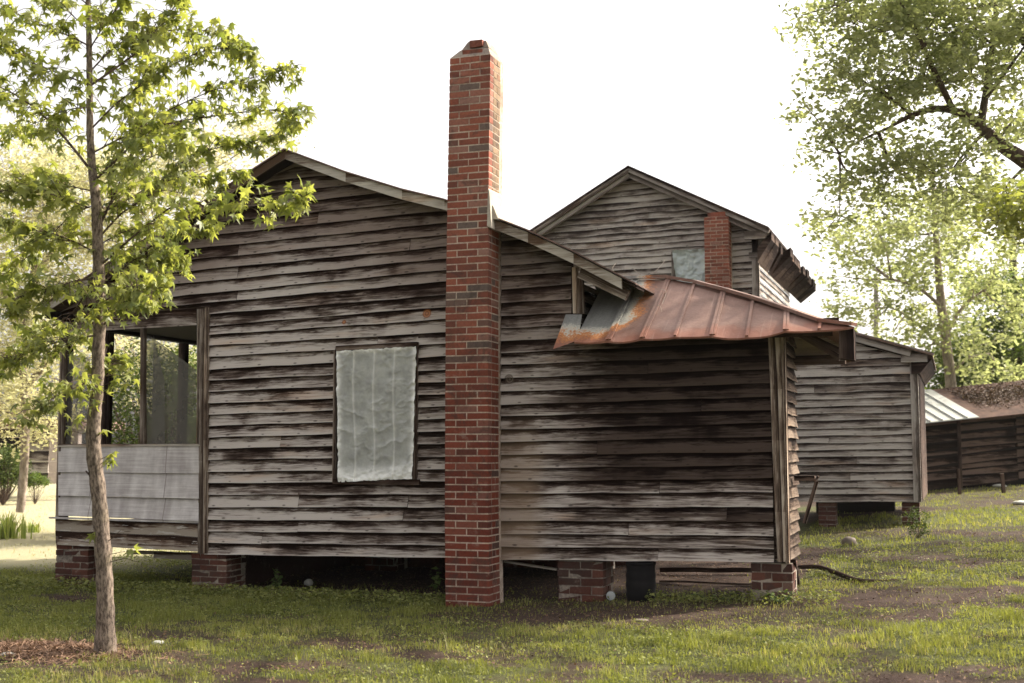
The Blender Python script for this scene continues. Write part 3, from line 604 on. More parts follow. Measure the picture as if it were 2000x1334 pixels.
# ---------------------------------------------------------------- bricks
def bricks(name, x0, x1, y0, y1, zc, parent, mb_mat, mo_mat, bl=.2, faces='FRLB', course=.0685, jit=.0015, xf=None, rough=0.0, rec=.003, seed=5, buff=99):
    """zc: list of course bottoms ; xf(z)-> (x0,x1) lets the stack lean"""
    rs = random.Random(seed); mb = MB(); mo = MB(); bf = MB(); g = .0125
    for ci in range(len(zc)-1):
        z0, z1 = zc[ci]+g/2, zc[ci+1]-g/2; xa, xb = xf((z0+z1)/2) if xf else (x0, x1); odd = ci % 2
        def runs(a, b, o):
            L = b-a; nb = max(1, round(L/bl)); w_ = L/nb; cuts = [a+w_*k for k in range(nb+1)] if o else [a]+[a+w_*(k+.5) for k in range(nb)]+[b]
            return [(cuts[k], cuts[k+1]) for k in range(len(cuts)-1)]
        dpt = .095
        def one(bx, mb=mb):
            q = lambda: rs.uniform(-jit, jit); off = rs.uniform(-rough, rough); r = rs.random(); r2 = rs.random()
            a0, a1, b0, b1 = bx; a0 += off*.3; a1 += off*.3; b0 += off; 
            mb.hexa([(a0+q(), b0+q(), z0+q()), (a1+q(), b0+q(), z0+q()), (a1+q(), b1+q(), z0+q()), (a0+q(), b1+q(), z0+q()), (a0+q(), b0+q(), z1+q()), (a1+q(), b0+q(), z1+q()), (a1+q(), b1+q(), z1+q()), (a0+q(), b1+q(), z1+q())], r, 0)
        for (a, b) in runs(xa, xb, odd):
            if 'F' in faces: one((a+(g/2 if a > xa+1e-6 else 0), b-(g/2 if b < xb-1e-6 else 0), y0, y0+dpt))
            if 'B' in faces: one((a+g/2, b-g/2, y1-dpt, y1))
        ins = y0+dpt+g
        ys = runs(y0, y1, 1-odd)
        for (a, b) in ys:
            a2, b2 = max(a+g/2, ins), min(b-g/2, y1-(dpt+g if 'B' in faces else 0))
            if b2-a2 < .02: continue
            if 'R' in faces: one((xb-dpt, xb, a2, b2), bf if z0 > buff else mb)
            if 'L' in faces: one((xa, xa+dpt, a2, b2))
        mo.box(xa+rec, xb-rec, y0+rec, y1-rec, zc[ci], zc[ci+1])
    o = mb.build(name, mb_mat, parent); m = mo.build('mortar', mo_mat, o)
    if bf.f: bf.build('side_brickwork', M_BUFF, o)
    return o
def chx(z):
    t = [.0, .9, 2.8, 3.9, 5.4]; return float(np.interp(z, t, [.0, -.012, -.012, .0, .022])), float(np.interp(z, t, [.445, .43, .425, .428, .447]))
CH = [-.08+.0684*k for k in range(80)]
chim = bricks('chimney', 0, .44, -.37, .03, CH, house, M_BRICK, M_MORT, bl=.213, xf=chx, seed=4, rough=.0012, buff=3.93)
ztop = CH[-1]; cx0, cx1 = chx(ztop); mo = MB()
def frus(mb, a, b, z0, z1, rnd=.5):
    (x0, x1, y0, y1), (X0, X1, Y0, Y1) = a, b; j = lambda: random.uniform(-.006, .006)
    mb.hexa([(x0, y0, z0), (x1, y0, z0), (x1, y1, z0), (x0, y1, z0), (X0+j(), Y0+j(), z1+j()), (X1+j(), Y0+j(), z1+j()), (X1+j(), Y1+j(), z1+j()), (X0+j(), Y1+j(), z1+j())], rnd)
frus(mo, (cx0+.003, cx1-.003, -.367, .027), (cx0+.10, cx1-.035, -.32, -.03), ztop, ztop+.085)
frus(mo, (cx0+.103, cx1-.038, -.315, -.035), (cx0+.16, cx1-.07, -.30, -.06), ztop+.086, ztop+.165)
cap = mo.build('chimney_cap', mortar_mat('cap_mortar', (.36, .30, .25), (.20, .16, .14)), chim)
mb = MB(); mb.box(cx0+.19, cx0+.33, -.335, -.2, ztop+.10, ztop+.168, .3, jit=.005); mb.box(cx0+.13, cx0+.33, -.352, -.25, ztop+.015, ztop+.066, .6, jit=.006); mb.box(cx0+.05, cx0+.11, -.33, -.2, ztop+.0, ztop+.03, .5, jit=.006); mb.build('cap_brick', M_BRICK, chim)
mb = MB(); f0 = aty(951, 423, -.385)                # mortar and flashing where the rake meets the stack
mb.hexa([(.425, -.40, 3.62), (.47, -.40, 3.60), (.47, -.02, 3.60), (.425, -.02, 3.62), (.431, -.39, 3.99), (.445, -.39, 3.97), (.445, -.02, 3.98), (.431, -.02, 4.0)])
mb.hexa([(.452, -.34, 3.70), (.52, -.34, 3.69), (.56, 0, 3.70), (.452, 0, 3.72), (.452, -.34, 3.84), (.468, -.34, 3.82), (.47, 0, 3.86), (.452, 0, 3.87)])
mb.build('flashing', mortar_mat('flashing', (.50, .45, .38), (.33, .29, .24)), chim)
def pier(pl, pt, pr, pb, y0, dep, faces='FRLB', parent=house, n=5, mats=(M_OLDBR, M_OLDM), top_z=None, seed=1):
    a = aty(pl, pt, y0); b = aty(pr, pb, y0); zt = a[2] if top_z is None else top_z; zb_ = b[2]-.12
    zc = [zb_+(zt-zb_)*k/n for k in range(n+1)]
    return bricks('brick_pier', a[0], b[0], y0, y0+dep, zc, parent, mats[0], mats[1], bl=.2, seed=seed, jit=.005, rough=.006, rec=.006)
pier(110, 1060, 171, 1140, -.02, .42, n=8, seed=2); pier(375, 1080, 441, 1140, .0, .40, n=7, seed=3); pier(1090, 1094.5, 1178, 1171, .0, .4, n=6, seed=4)
pier(1467, 1099, 1548, 1165, -.01, .4, n=5, seed=8)
for x, y in ((-4.75, 4.3), (-2.3, 2.6), (.4, 2.5)):
    zc = [-.1+.09*k for k in range(7)]; bricks('brick_pier', x, x+.4, y, y+.4, zc, house, M_OLDBR, M_OLDM, seed=int(x*10)+60, jit=.004)
mb = MB()
a = aty(985, 1096, .12); b = aty(1088, 1112, .12); mb.beam(a, b, .04, .02); mb.build('floor_joist', M_TRIM, house)
# ---------------------------------------------------------------- porch
px_post('porch_post', [(108, 117.5, 1010), (112, 118.5, 870), (117, 123, 690), (119, 125, 630)], -.04, .04, M_TRIM)
px_post('porch_post', [(273, 279, 868), (273.5, 278.5, 760), (274, 279, 636)], -.02, .05, M_TRIM)
px_post('porch_post', [(383, 386, 868), (384, 390, 760), (385, 390, 604)], -.02, .05, M_TRIM)
for px, Y in ((208, None), (356, None), (128, None)):
    P = atx(px, 800, -4.78); mb = MB()
    if px == 128: P = aty(128, 800, .12)
    mb.box(P[0]-.045, P[0]+.045, P[1]-.05, P[1]+.05, .56, 2.95, axis=2); mb.build('porch_post', M_DARKW, house)
mb = MB()                                           # header board over the openings
mb.hexa([tuple(aty(125, 650, -.03)), tuple(aty(384, 635, -.03)), tuple(aty(384, 635, .02)), tuple(aty(125, 650, .02)), tuple(aty(125, 622, -.03)), tuple(aty(384, 602, -.03)), tuple(aty(384, 602, .02)), tuple(aty(125, 622, .02))])
mb.build('porch_header', M_WALL, house)
n = NT('insect_screen'); ns = n.noise(n.pos(), 5.0, 3.0); d = n.bsdf(n.mix(ns, (.085, .078, .068), (.14, .13, .115)), .8); t = n.node('ShaderNodeBsdfTransparent'); m = n.node('ShaderNodeMixShader'); m.inputs[0].default_value = .74
n.t.links.new(t.outputs[0], m.inputs[1]); n.t.links.new(d, m.inputs[2]); M_SCR = n.done(m.outputs[0])
def screen(pp, Y=.055):
    V = np.array([aty(*p, Y) for p in pp]); V2 = V+np.array([0, .003, 0]); mb = MB(); k = len(pp); mb.face(V[::1])
    return mb.build('screen_panel', M_SCR, house)
screen([(280, 868), (383, 868), (383, 722), (372, 714), (320, 675), (291, 655), (280, 652)]); screen([(126, 868), (176, 868), (176, 700), (126, 690)], .06)
mb = MB(); V = [aty(300, 655, .03), aty(296, 868, .03), aty(322, 868, .03), aty(322, 745, .03)]; mb.face(V[::-1]); mb.build('torn_screen', M_SCR, house)
n = NT('whitewashed_panel'); P = n.pos(); p = n.sep(P); lines = n.noise(n.vec(n.M('MULTIPLY', p[0], 2.0), 0.0, n.M('MULTIPLY', p[2], 70.0)), 1.0, 3.0, .6); st = n.noise(n.vec(n.M('MULTIPLY', p[0], 7.0), 0.0, n.M('MULTIPLY', p[2], 1.2)), 1.0, 4.0)
st2 = n.noise(P, 4.0, 6.0, .7); jn_ = n.M('ABSOLUTE', n.M('SUBTRACT', n.M('FRACT', n.M('MULTIPLY', n.M('ADD', p[0], 4.8), 1.05)), .5)); c = n.ramp(n.M('SUBTRACT', n.M('ADD', n.M('ADD', n.M('MULTIPLY', lines, .35), n.M('MULTIPLY', st, .35)), n.M('MULTIPLY', st2, .40)), n.ss(jn_, .008, .003, 0, .25)), [(.36, (.27, .235, .225)), (.50, (.40, .365, .355)), (.66, (.62, .59, .57))]); M_PANEL = n.done(n.bsdf(c, .7, 0, n.bump(lines, .3, .004), .3))
yb = [1018, 974, 925, 870]; yl = [1007, 968, 922, 872]
for k in range(3):
    mb = MB(); o = -.055-.016*(2-k)
    nx = 10
    for s in range(nx):
        f0, f1 = s/nx, (s+1)/nx; L = lambda f, q: (114+(388-114)*f, yl[q]+(yb[q]-yl[q])*f)
        A = aty(*L(f0, k), o); B = aty(*L(f1, k), o); C = aty(*L(f1, k+1), -.035); D = aty(*L(f0, k+1), -.035)
        A[1] -= .006*math.sin(f0*9+k); B[1] -= .006*math.sin(f1*9+k)
        mb.face([A, B, C, D]); mb.face([A+np.array([0, .02, 0]), B+np.array([0, .02, 0]), B, A])
    mb.build('skirting_panel', M_PANEL, house)
mb = MB(); mb.hexa([tuple(aty(112, 873, -.05)), tuple(aty(390, 871, -.05)), tuple(aty(390, 871, .06)), tuple(aty(112, 873, .06)), tuple(aty(112, 867, -.05)), tuple(aty(390, 867, -.05)), tuple(aty(390, 867, .06)), tuple(aty(112, 867, .06))]); mb.build('porch_rail', M_TRIM, house)
mb = MB(); mb.hexa([tuple(aty(95, 1013, -.09)), tuple(aty(388, 1022, -.07)), tuple(aty(388, 1022, .05)), tuple(aty(95, 1013, .05)), tuple(aty(95, 1009, -.09)), tuple(aty(388, 1018, -.07)), tuple(aty(388, 1018, .05)), tuple(aty(95, 1009, .05))]); mb.build('porch_floor_edge', M_PANEL, house)
def pxboard(mb, tl, tr, br, bl, y0, th, n=6, jit=.0, rnd=None):
    r = random.random() if rnd is None else rnd
    for k in range(n):
        f, g = k/n, (k+1)/n; lerp = lambda a, b, t: (a[0]+(b[0]-a[0])*t, a[1]+(b[1]-a[1])*t+math.sin(t*n*2.3)*jit)
        A, B, C, D = aty(*lerp(bl, br, f), y0), aty(*lerp(bl, br, g), y0), aty(*lerp(tl, tr, g), y0), aty(*lerp(tl, tr, f), y0); o = np.array([0, th, 0])
        mb.hexa([A, B, B+o, A+o, D, C, C+o, D+o], r)
mb = MB(); pxboard(mb, (108, 1014), (386, 1023), (386, 1048), (108, 1036), -.03, .04, jit=1.2); pxboard(mb, (108, 1037), (386, 1049), (386, 1076), (109, 1062), -.035, .04, jit=1.0)
pxboard(mb, (112, 1055), (386, 1068), (386, 1077), (112, 1064), -.06, .02, jit=.5); mb.build('rotten_beam', M_ROT, house)
mb = MB(); pxboard(mb, (247, 1075), (335, 1078), (335, 1084), (247, 1082), .30, .05); pxboard(mb, (300, 1079), (375, 1080), (375, 1094), (300, 1090), .25, .08); mb.build('sill_block', M_ROT, house)
# ---------------------------------------------------------------- tin roof of the wing
SL = .60; YE = -.42
eave = [(1121, 667.5), (1185.5, 666), (1252, 661.5), (1318.5, 658), (1388.5, 656), (1458.5, 659), (1532, 646.5), (1600, 645), (1668.5, 638)]
hipp = [None, None, (1304, 545), (1357, 554), (1411, 568), (1471, 585), (1534, 606), (1603, 630), (1668.5, 638)]
E3 = [aty(*p, YE) for p in eave]
def on_slope(px, py, z0=2.49):                      # meets the plane z = z0+SL*(y-YE)
    d = ray(px, py); t = (z0-SL*YE+SL*CAM[1]-CAM[2])/(d[2]-SL*d[1]); return CAM+d*t
H3 = [None if p is None else on_slope(*p, z0=e[2]) for p, e in zip(hipp, E3)]
H3[8] = E3[8]+np.array([0, .01, .0])
for k in range(3, 8): H3[k] = on_slope(*hipp[k], z0=2.49)
H3[2] = on_slope(*hipp[2], z0=2.49); RY, RZ = H3[2][1], H3[2][2]
for k, xx in ((1, E3[1][0]), (0, E3[0][0])): H3[k] = np.array([xx-.02, RY, RZ])
mb = MB(); NV = 10
def sheet_pt(k, t, s, n):                           # bay k, across t, up s
    A = E3[k]*(1-t)+E3[k+1]*t; B = H3[k]*(1-t)+H3[k+1]*t; P = A*(1-s)+B*s
    P = P+np.array([0, 0, -.018*math.sin(math.pi*t)*(1-s)**2*(0.6+.4*math.sin(k*1.7))]); return P
for k in range(8):
    NU = 6
    for i in range(NU):
        for j in range(NV):
            q = [sheet_pt(k, i/NU, j/NV, 0), sheet_pt(k, (i+1)/NU, j/NV, 0), sheet_pt(k, (i+1)/NU, (j+1)/NV, 0), sheet_pt(k, i/NU, (j+1)/NV, 0)]
            mb.face(q)
lip = np.array([0, .004, -.016])
for k in range(8):
    for i in range(6):
        a, b = sheet_pt(k, i/6, 0, 0), sheet_pt(k, (i+1)/6, 0, 0); mb.face([a+lip, b+lip, b, a])
# torn flap at the left, bending down over the wall
T0 = aty(1080, 682, -.46); T1 = aty(1105, 614, -.06); fl = [T0, aty(1092, 650, -.30), T1]
fr_ = [E3[0], sheet_pt(0, 0, .18, 0), aty(1137, 614, -.06)]
for j in range(2):
    for i in range(4):
        q = [fl[j]+(fr_[j]-fl[j])*i/4, fl[j]+(fr_[j]-fl[j])*(i+1)/4, fl[j+1]+(fr_[j+1]-fl[j+1])*(i+1)/4, fl[j+1]+(fr_[j+1]-fl[j+1])*i/4]; mb.face(q)
# right slope and back slope
CB = np.array([aty(1662, 700, 2.3)[0], 2.3, 2.42]); Rb = np.array([H3[2][0]+.1, 1.2, RZ])
mb.face([E3[8]+np.array([0, .02, 0]), CB, np.array([H3[2][0]+.2, 1.3, RZ]), H3[2]])
mb.face([CB, np.array([X_R, 2.3, 2.4]), np.array([X_R, RY, RZ]), H3[2]])
troof = mb.build('tin_roof', M_TIN, house, True)
for k in range(1, 8):
    mbs = MB(); A, B = E3[k]+np.array([0, -.005, .012]), H3[k]+np.array([0, 0, .012])
    mbs.beam(A, B, .014, .026, up=(1, 0, 0))
    if k in (1, 2, 4, 6): o = np.array([.028, 0, 0]); mbs.beam(A+o, B+o, .012, .022, up=(1, 0, 0))
    mbs.build('seam', M_TIN, troof)
mbs = MB(); hp = [H3[2]+np.array([-.95, 0, -.0]), H3[2]+np.array([-.3, 0, .01])]+[H3[k] for k in range(2, 9)]
for a, b in zip(hp[:-1], hp[1:]): mbs.beam(a+np.array([0, 0, .022]), b+np.array([0, 0, .022]), .085, .03, up=(0, 0, 1))
mbs.build('ridge_cap', M_TIN, troof)
# eave framing of the wing
mb = MB(); mb.beam((X_R+.05, -.10, 2.55), (3.60, -.10, 2.54), .05, .10); mb.build('eave_board', M_DARKW, house)
mb = MB()
for px0, py0, px1, py1, Y in ((1560, 652, 1642, 700, .2), (1566, 650, 1650, 690, .0)):
    mb.beam(aty(px0, py0, Y), aty(px1, py1, Y), .06, .05)
mb.build('hip_rafter', M_DARKW, house)
a = aty(1637, 646, -.33); b = aty(1669, 703, -.33); mb = MB(); mb.hexa([(a[0], -.34, b[2]+.02), (b[0], -.34, b[2]), (b[0], -.12, b[2]), (a[0], -.12, b[2]+.02), (a[0]+.01, -.34, a[2]), (b[0], -.34, a[2]+.015), (b[0], -.12, a[2]+.015), (a[0], -.12, a[2])], None, 2); mb.build('eave_end', M_DARKW, house)
mb = MB(); a = aty(1555, 662, 1.15); b = aty(1640, 706, 1.15); mb.box(a[0]-.1, b[0], 1.15, 1.2, b[2]+.06, a[2]+.2); mb.build('porch_gable_board', M_POST, house)
mb = MB(); mb.box(a[0]-.1, b[0]+.06, 1.05, 1.14, b[2]-.03, b[2]+.06); mb.build('back_beam', M_DARKW, house)
# bracket shelf on the wing's right side
mb = MB(); Y = .62; mb.beam(aty(1552, 934, Y), aty(1592, 934, Y), .09, .045); mb.beam(aty(1594, 934, Y), aty(1597, 936, Y), .1, .06); br_ = mb.build('bracket', M_LOG, house)
mb = MB(); mb.beam(aty(1595, 940, Y), aty(1571, 1022, Y), .03, .035); mb.build('brace', M_LOG, br_)
mb = MB(); mb.beam(on_ground(1558, 1140)+np.array([0, 0, -.02]), aty(1549, 1096, .1), .05, .03); mb.build('prop_board', M_DARKW, house)
# twigs caught on the tin roof
tw = []
for pts in ([(1295, 600), (1302, 575), (1280, 571)], [(1285, 603), (1291, 605), (1294, 616)], [(1190, 538), (1240, 545), (1300, 550)], [(1205, 520), (1198, 530), (1203, 541)], [(1300, 515), (1285, 533), (1262, 548)], [(1240, 533), (1262, 549), (1300, 557)]):
    w_ = [on_slope(*p)+np.array([0, -.03, .03]) for p in pts]; P_, R_ = smooth_path(w_, [.003, .0025, .0015]); tw.append((P_, R_))
V, Fc = tubes(tw, 5); M_TWIG = plain('dry_twig', (.42, .36, .30), .9)
tag(mesh_np('dry_vine', V, Fc, M_TWIG), 'thin pale dry vine tendrils lying over the rusty tin roof', 'vine')
# ---------------------------------------------------------------- things under and beside the house
def lathe(name, prof, c, mat, parent=None, sides=28):
    V = []; Fc = []
    for (r, z) in prof:
        for k in range(sides): a = 2*math.pi*k/sides; V.append((c[0]+r*math.cos(a), c[1]+r*math.sin(a), c[2]+z))
    for i in range(len(prof)-1):
        for k in range(sides): k2 = (k+1) % sides; Fc.append((i*sides+k, i*sides+k2, (i+1)*sides+k2, (i+1)*sides+k))
    return mesh_np(name, np.array(V), np.array(Fc), mat, parent, None, True)
M_BLK = plain('black_plastic', (.0025, .002, .003), .85, var=.3)
g = on_ground(1252, 1174); bt = thing('tub', 'black round tub standing in the shade under the right wing', 'tub', g); rr = .135
pr = [(.0, 0), (rr*.88, .0), (rr*.93, .015)]+[(rr*(.95+.07*math.sin(math.pi*z/.34))+(.006 if k % 3 == 1 else 0), z) for k, z in enumerate(np.linspace(.03, .33, 11))]
lathe('body', pr+[(rr*.97, .36), (rr*.90, .36), (rr*.86, .05), (0, .04)], g, M_BLK, bt)
lathe('rim', [(rr*.98, .335), (rr*1.06, .34), (rr*1.06, .358), (rr*.98, .365)], g, M_BLK, bt)
g = on_ground(1193, 1173); g[2] += .045
M_WHT = plain('white_tin_lid', (.62, .66, .66), .4, var=.25, sc=60)
def can():
    t = thing('tin_can', 'small round tin with a pale lid lying beside the middle brick pier', 'can', g); V = []; Fc = []; S = 24; prof = [(.0, -.001), (.034, -.001), (.038, .004), (.043, .0), (.044, .012), (.042, .014), (.042, .10), (0, .10)]
    ax = np.array([CAM[0]-g[0], CAM[1]-g[1], .0]); ax /= np.linalg.norm(ax); sd = np.array([-ax[1], ax[0], 0]); up = np.array([0, 0, 1.])
    for r, d in prof:
        for k in range(S): a = 6.2832*k/S; V.append(g-ax*d+(sd*math.cos(a)+up*math.sin(a))*r)
    for i in range(len(prof)-1):
        for k in range(S): k2 = (k+1) % S; Fc.append((i*S+k, i*S+k2, (i+1)*S+k2, (i+1)*S+k))
    V = np.array(V); Fc = np.array(Fc); mesh_np('lid', V[:S*4], Fc[:S*3], M_WHT, t); mesh_np('body', V[S*4:], Fc[S*4:]-S*4, plain('old_can', (.12, .10, .09), .6), t)
can()
def plank(name, a, b, w_, h_, label, cat, mat=M_LOG, group=None, z=.03):
    A = on_ground(*a); B = on_ground(*b); A[2] += z; B[2] += z; mb = MB(); mb.beam(A, B, w_, h_, nseg=5, jit=.006); return tag(mb.build(name, mat), label, cat, group)
plank('timber', (1290, 1122), (1475, 1123), .05, .05, 'straight dark timber lying under the wing, the farther of two', 'timber', M_DARKW, None, .05)
plank('timber', (1290, 1141), (1480, 1147), .05, .02, 'thin brown timber lying under the wing, the nearer of two', 'timber', M_LOG, None, .03)
P_, R_ = smooth_path([on_ground(1560, 1113)+[0, 0, .03], on_ground(1600, 1116)+[0, 0, .045], on_ground(1640, 1129)+[0, 0, .04], on_ground(1690, 1139)+[0, 0, .02], on_ground(1800, 1130)+[0, 0, .0]], [.022, .026, .026, .02, .01]); V, Fc = tubes([(P_, R_)], 8)
tag(mesh_np('fallen_branch', V, Fc, M_DARKW), 'dark fallen branch lying on the grass right of the house corner', 'branch')
def rock(c, r, name, label, cat, mat, sq=.7, seed=1):
    V = []; Fc = []; A, B = 14, 9
    for i in range(B+1):
        th_ = math.pi*i/B
        for k in range(A): a = 2*math.pi*k/A; d = np.array([math.sin(th_)*math.cos(a), math.sin(th_)*math.sin(a), math.cos(th_)*sq]); f_ = .75+.5*float(fbm(np.array(d[0]*2+seed*5), np.array(d[1]*2+d[2]*3+seed), 3, 3)); V.append(c+d*r*f_)
    for i in range(B):
        for k in range(A): k2 = (k+1) % A; Fc.append((i*A+k, (i+1)*A+k, (i+1)*A+k2, i*A+k2))
    return tag(mesh_np(name, np.array(V), np.array(Fc), mat, None, None, False), label, cat)
M_STN = plain('pale_stone', (.20, .165, .135), .9, sc=30); M_STW = plain('light_stone', (.5, .5, .45), .9, sc=30)
rock(on_ground(1658, 1066)+[0, 0, .04], .10, 'stone', 'lumpy brownish stone on the grass in front of the far outbuilding', 'stone', M_STN, .75, 2)
rock(on_ground(603, 1147)+[0, 0, .05], .05, 'stone', 'small pale broken stone among the weeds below the window', 'stone', M_STW, .8, 5)
rock(on_ground(309, 1258)+[0, 0, .01], .045, 'stone', 'flat pale stone in the grass just right of the sapling trunk', 'stone', M_STW, .4, 6)
rock(on_ground(15, 1283)+[0, 0, .02], .05, 'stone', 'flat white stone on the dry clippings at the lower left', 'stone', M_STW, .3, 8)
rock(on_ground(1252, 1213)+[0, 0, .005], .06, 'stone', 'flat pale stone sunk in the bare earth in front of the tub', 'stone', M_STN, .2, 9)
# ---------------------------------------------------------------- the two-storey house behind
M_FTRIM = wood('grey_trim', dark=(.08, .065, .055), mid=(.22, .19, .17), light=(.40, .37, .34), bias=.05)
th = thing('two_storey_house', 'tall grey clapboard gable house with a short brick chimney behind the tin roof', 'house', (-1.2, 15, .5)); Y2 = 12.0
apex = aty(1228, 327, Y2-.3); le = aty(1000, 477, Y2-.3); re2 = aty(1500, 446, Y2-.3)
sl2 = (apex[2]-re2[2])/(re2[0]-apex[0]); sll = (apex[2]-le[2])/(apex[0]-le[0]); LX = -5.0
def r2(x): return apex[2]-(x-apex[0])*sl2 if x > apex[0] else apex[2]-(apex[0]-x)*sll
XR2 = aty(1480, 520, Y2)[0]
lines = []
A0 = aty(1228, 460, Y2)[2]
for k in range(-38, 16):
    z = 5.60+.1215*k; lines.append(lambda u, z=z: z+.020*(u+1.2))
WA = aty(1322, 492, Y2); WB = aty(1380, 600, Y2)
mb = MB(); jn = {i: [random.uniform(-3, 1)] for i in range(0, 54, 3)}
lapwall(mb, lines, [(LX, WA[0], low, lambda u: r2(u)-.10), (WA[0], WB[0], lambda u: WA[2], lambda u: r2(u)-.1), (WB[0], XR2-.10, low, lambda u: r2(u)-.10)], y=Y2, joints=jn, seed=31, step=.35, wav=.007, out=.034, skip=())
mb.build('wall', M_FAR, th)
mb = MB(); mb.box(LX, XR2-.01, Y2+.01, Y2+.1, .9, 5.5)
pts2 = [LX, apex[0], XR2]
for a, b in zip(pts2[:-1], pts2[1:]): mb.hexa([(a, Y2+.01, 5.4 if r2(a) > 5.5 else r2(a)-.2), (b, Y2+.01, 5.4 if r2(b) > 5.5 else r2(b)-.2), (b, Y2+.1, 5.3 if r2(b) > 5.5 else r2(b)-.2), (a, Y2+.1, 5.3 if r2(a) > 5.5 else r2(a)-.2), (a, Y2+.01, r2(a)-.09), (b, Y2+.01, r2(b)-.09), (b, Y2+.1, r2(b)-.09), (a, Y2+.1, r2(a)-.09)])
mb.build('wall_backing', M_DARKW, th)
mb = MB(); sl = [(lambda u, k=k: .9+.1215*k) for k in range(39)]
lapwall(mb, sl, [(Y2, Y2+4.6, low, lambda u: 5.35)], y=-XR2, axis='y', seed=33, step=.6, out=.035); mb.build('side_wall', M_FAR, th)
mb = MB(); mb.box(XR2-.10, XR2+.035, Y2-.055, Y2+.03, 2.0, aty(1478, 495, Y2)[2], axis=2); mb.build('corner_post', M_FTRIM, th)
mb = MB()
for (xa, xb) in ((apex[0], re2[0]+.02), (apex[0], LX)):
    for d0, hh, yy in ((.0, .09, Y2-.32), (.09, .10, Y2-.26)):
        a = np.array([xa, yy, r2(xa)-d0-hh/2]); b = np.array([xb, yy, r2(xb)-d0-hh/2]); mb.beam(a, b, .05, hh)
mb.build('rake_board', M_FTRIM, th)
XE = re2[0]+.02
mb = MB(); mb.hexa([(apex[0], Y2-.36, apex[2]-.02), (XE, Y2-.36, r2(XE)-.02), (XE, Y2+4.6, r2(XE)-.02), (apex[0], Y2+4.6, apex[2]-.02), (apex[0], Y2-.36, apex[2]+.03), (XE, Y2-.36, r2(XE)+.03), (XE, Y2+4.6, r2(XE)+.03), (apex[0], Y2+4.6, apex[2]+.03)], None, 1)
mb.hexa([(LX-.3, Y2-.36, r2(LX-.3)-.02), (apex[0], Y2-.36, apex[2]-.02), (apex[0], Y2+4.6, apex[2]-.02), (LX-.3, Y2+4.6, r2(LX-.3)-.02), (LX-.3, Y2-.36, r2(LX-.3)+.03), (apex[0], Y2-.36, apex[2]+.03), (apex[0], Y2+4.6, apex[2]+.03), (LX-.3, Y2+4.6, r2(LX-.3)+.03)], None, 1)
mb.build('roof', M_DARKW, th)
mb = MB()                                           # deep drooping eave: ragged boards
prev = None
for k in range(15):
    y = Y2-.3+k*.46; o = .03*math.sin(k*2.1)+.02*math.cos(k*5); ex = XE+.02+o+(.10 if k > 3 else 0)+(.03*k/14); dz = -.03*k/14*4
    y_ = y+(.16 if k == 3 else 0)
    mb.hexa([(XR2+.04, y_, 4.98), (ex, y_, r2(XE)-.20+dz), (ex, y+.46, r2(XE)-.20+dz), (XR2+.04, y+.46, 4.98), (XR2+.04, y_, 5.25), (ex, y_, r2(XE)-.03+dz), (ex, y+.46, r2(XE)-.03+dz), (XR2+.04, y+.46, 5.25)], None, 1)
mb.build('eave_soffit', M_DARKW, th)
mb = MB(); mb.box(XR2-.2, XE+.0, Y2-.30, Y2-.2, r2(XE)-.17, r2(XE)-.02); mb.build('eave_return', M_FTRIM, th); mb = MB(); mb.box(XR2-.15, XR2+.02, Y2-.10, Y2-.03, 5.1, 5.2); mb.build('frieze_board', M_FTRIM, th)
wmb = MB(); wmb.box(WA[0]-.10, WA[0], Y2-.05, Y2+.04, 4.0, WA[2], axis=2); wmb.box(WB[0], WB[0]+.08, Y2-.05, Y2+.04, 4.0, WA[2], axis=2); w2 = wmb.build('window', M_FTRIM, th)
mb = MB(); mb.box(WA[0], WB[0], Y2+.04, Y2+.05, 4.0, WA[2]); mb.build('glass_pane', M_VOID, w2)
n = NT('blue_sheeting'); ns = n.noise(n.pos(), 7.0, 5.0, .65); M_PL2 = n.done(n.bsdf(n.mix(ns, (.36, .42, .42), (.60, .66, .65)), .4, 0, n.bump(ns, .5, .02), .5))
sheet('plastic_sheet', aty(1330, 600, Y2-.07), aty(1382, 600, Y2-.07), aty(1382, 487, Y2-.07), aty(1314, 490, Y2-.07), 40, 60, w2, M_PL2, .05, (), 12)
a = aty(1377, 560, Y2-.42); b = aty(1424, 560, Y2-.42); zt = aty(1400, 423, Y2-.42)[2]
zc = [2.9+(zt-2.9)*k/44 for k in range(45)]
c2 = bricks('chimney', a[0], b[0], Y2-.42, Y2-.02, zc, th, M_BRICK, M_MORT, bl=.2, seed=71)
mb = MB(); mb.box(a[0]+.05, b[0]-.06, Y2-.36, Y2-.06, zt, zt+.09, .5, jit=.01); mb.build('chimney_top', M_BRICK, c2)
# ---------------------------------------------------------------- low outbuilding on piers
ob = thing('clapboard_outbuilding', 'low grey clapboard outbuilding on brick piers right of the house corner', 'outbuilding', (3.2, 9.5, .5)); Y3 = 8.0
fy = [979, 964, 951, 938, 921.5, 907, 892, 879, 865.5, 851.5, 837.5, 822, 809, 795, 781, 767.5, 752, 737, 720, 705, 690, 675, 660, 645, 630]
lines = []
for k, y in enumerate(fy):
    yl_ = y+1.0-k*.05; yr_ = y+.6-k*.45; lines.append(lineZ((1560, yl_), (1785, yr_), Y3))
XR3 = aty(1781, 850, Y3)[0]; XL3 = 2.15
ra = aty(1675, 655, Y3-.15); rb = aty(1822, 695, Y3-.15); sl3 = (ra[2]-rb[2])/(rb[0]-ra[0]); r3 = lambda x: rb[2]+(rb[0]-x)*sl3
mb = MB(); jn = {2: [3.2], 3: [3.1], 5: [3.2], 8: [2.8], 12: [3.6], 15: [2.6], 18: [3.0], 20: [3.1]}
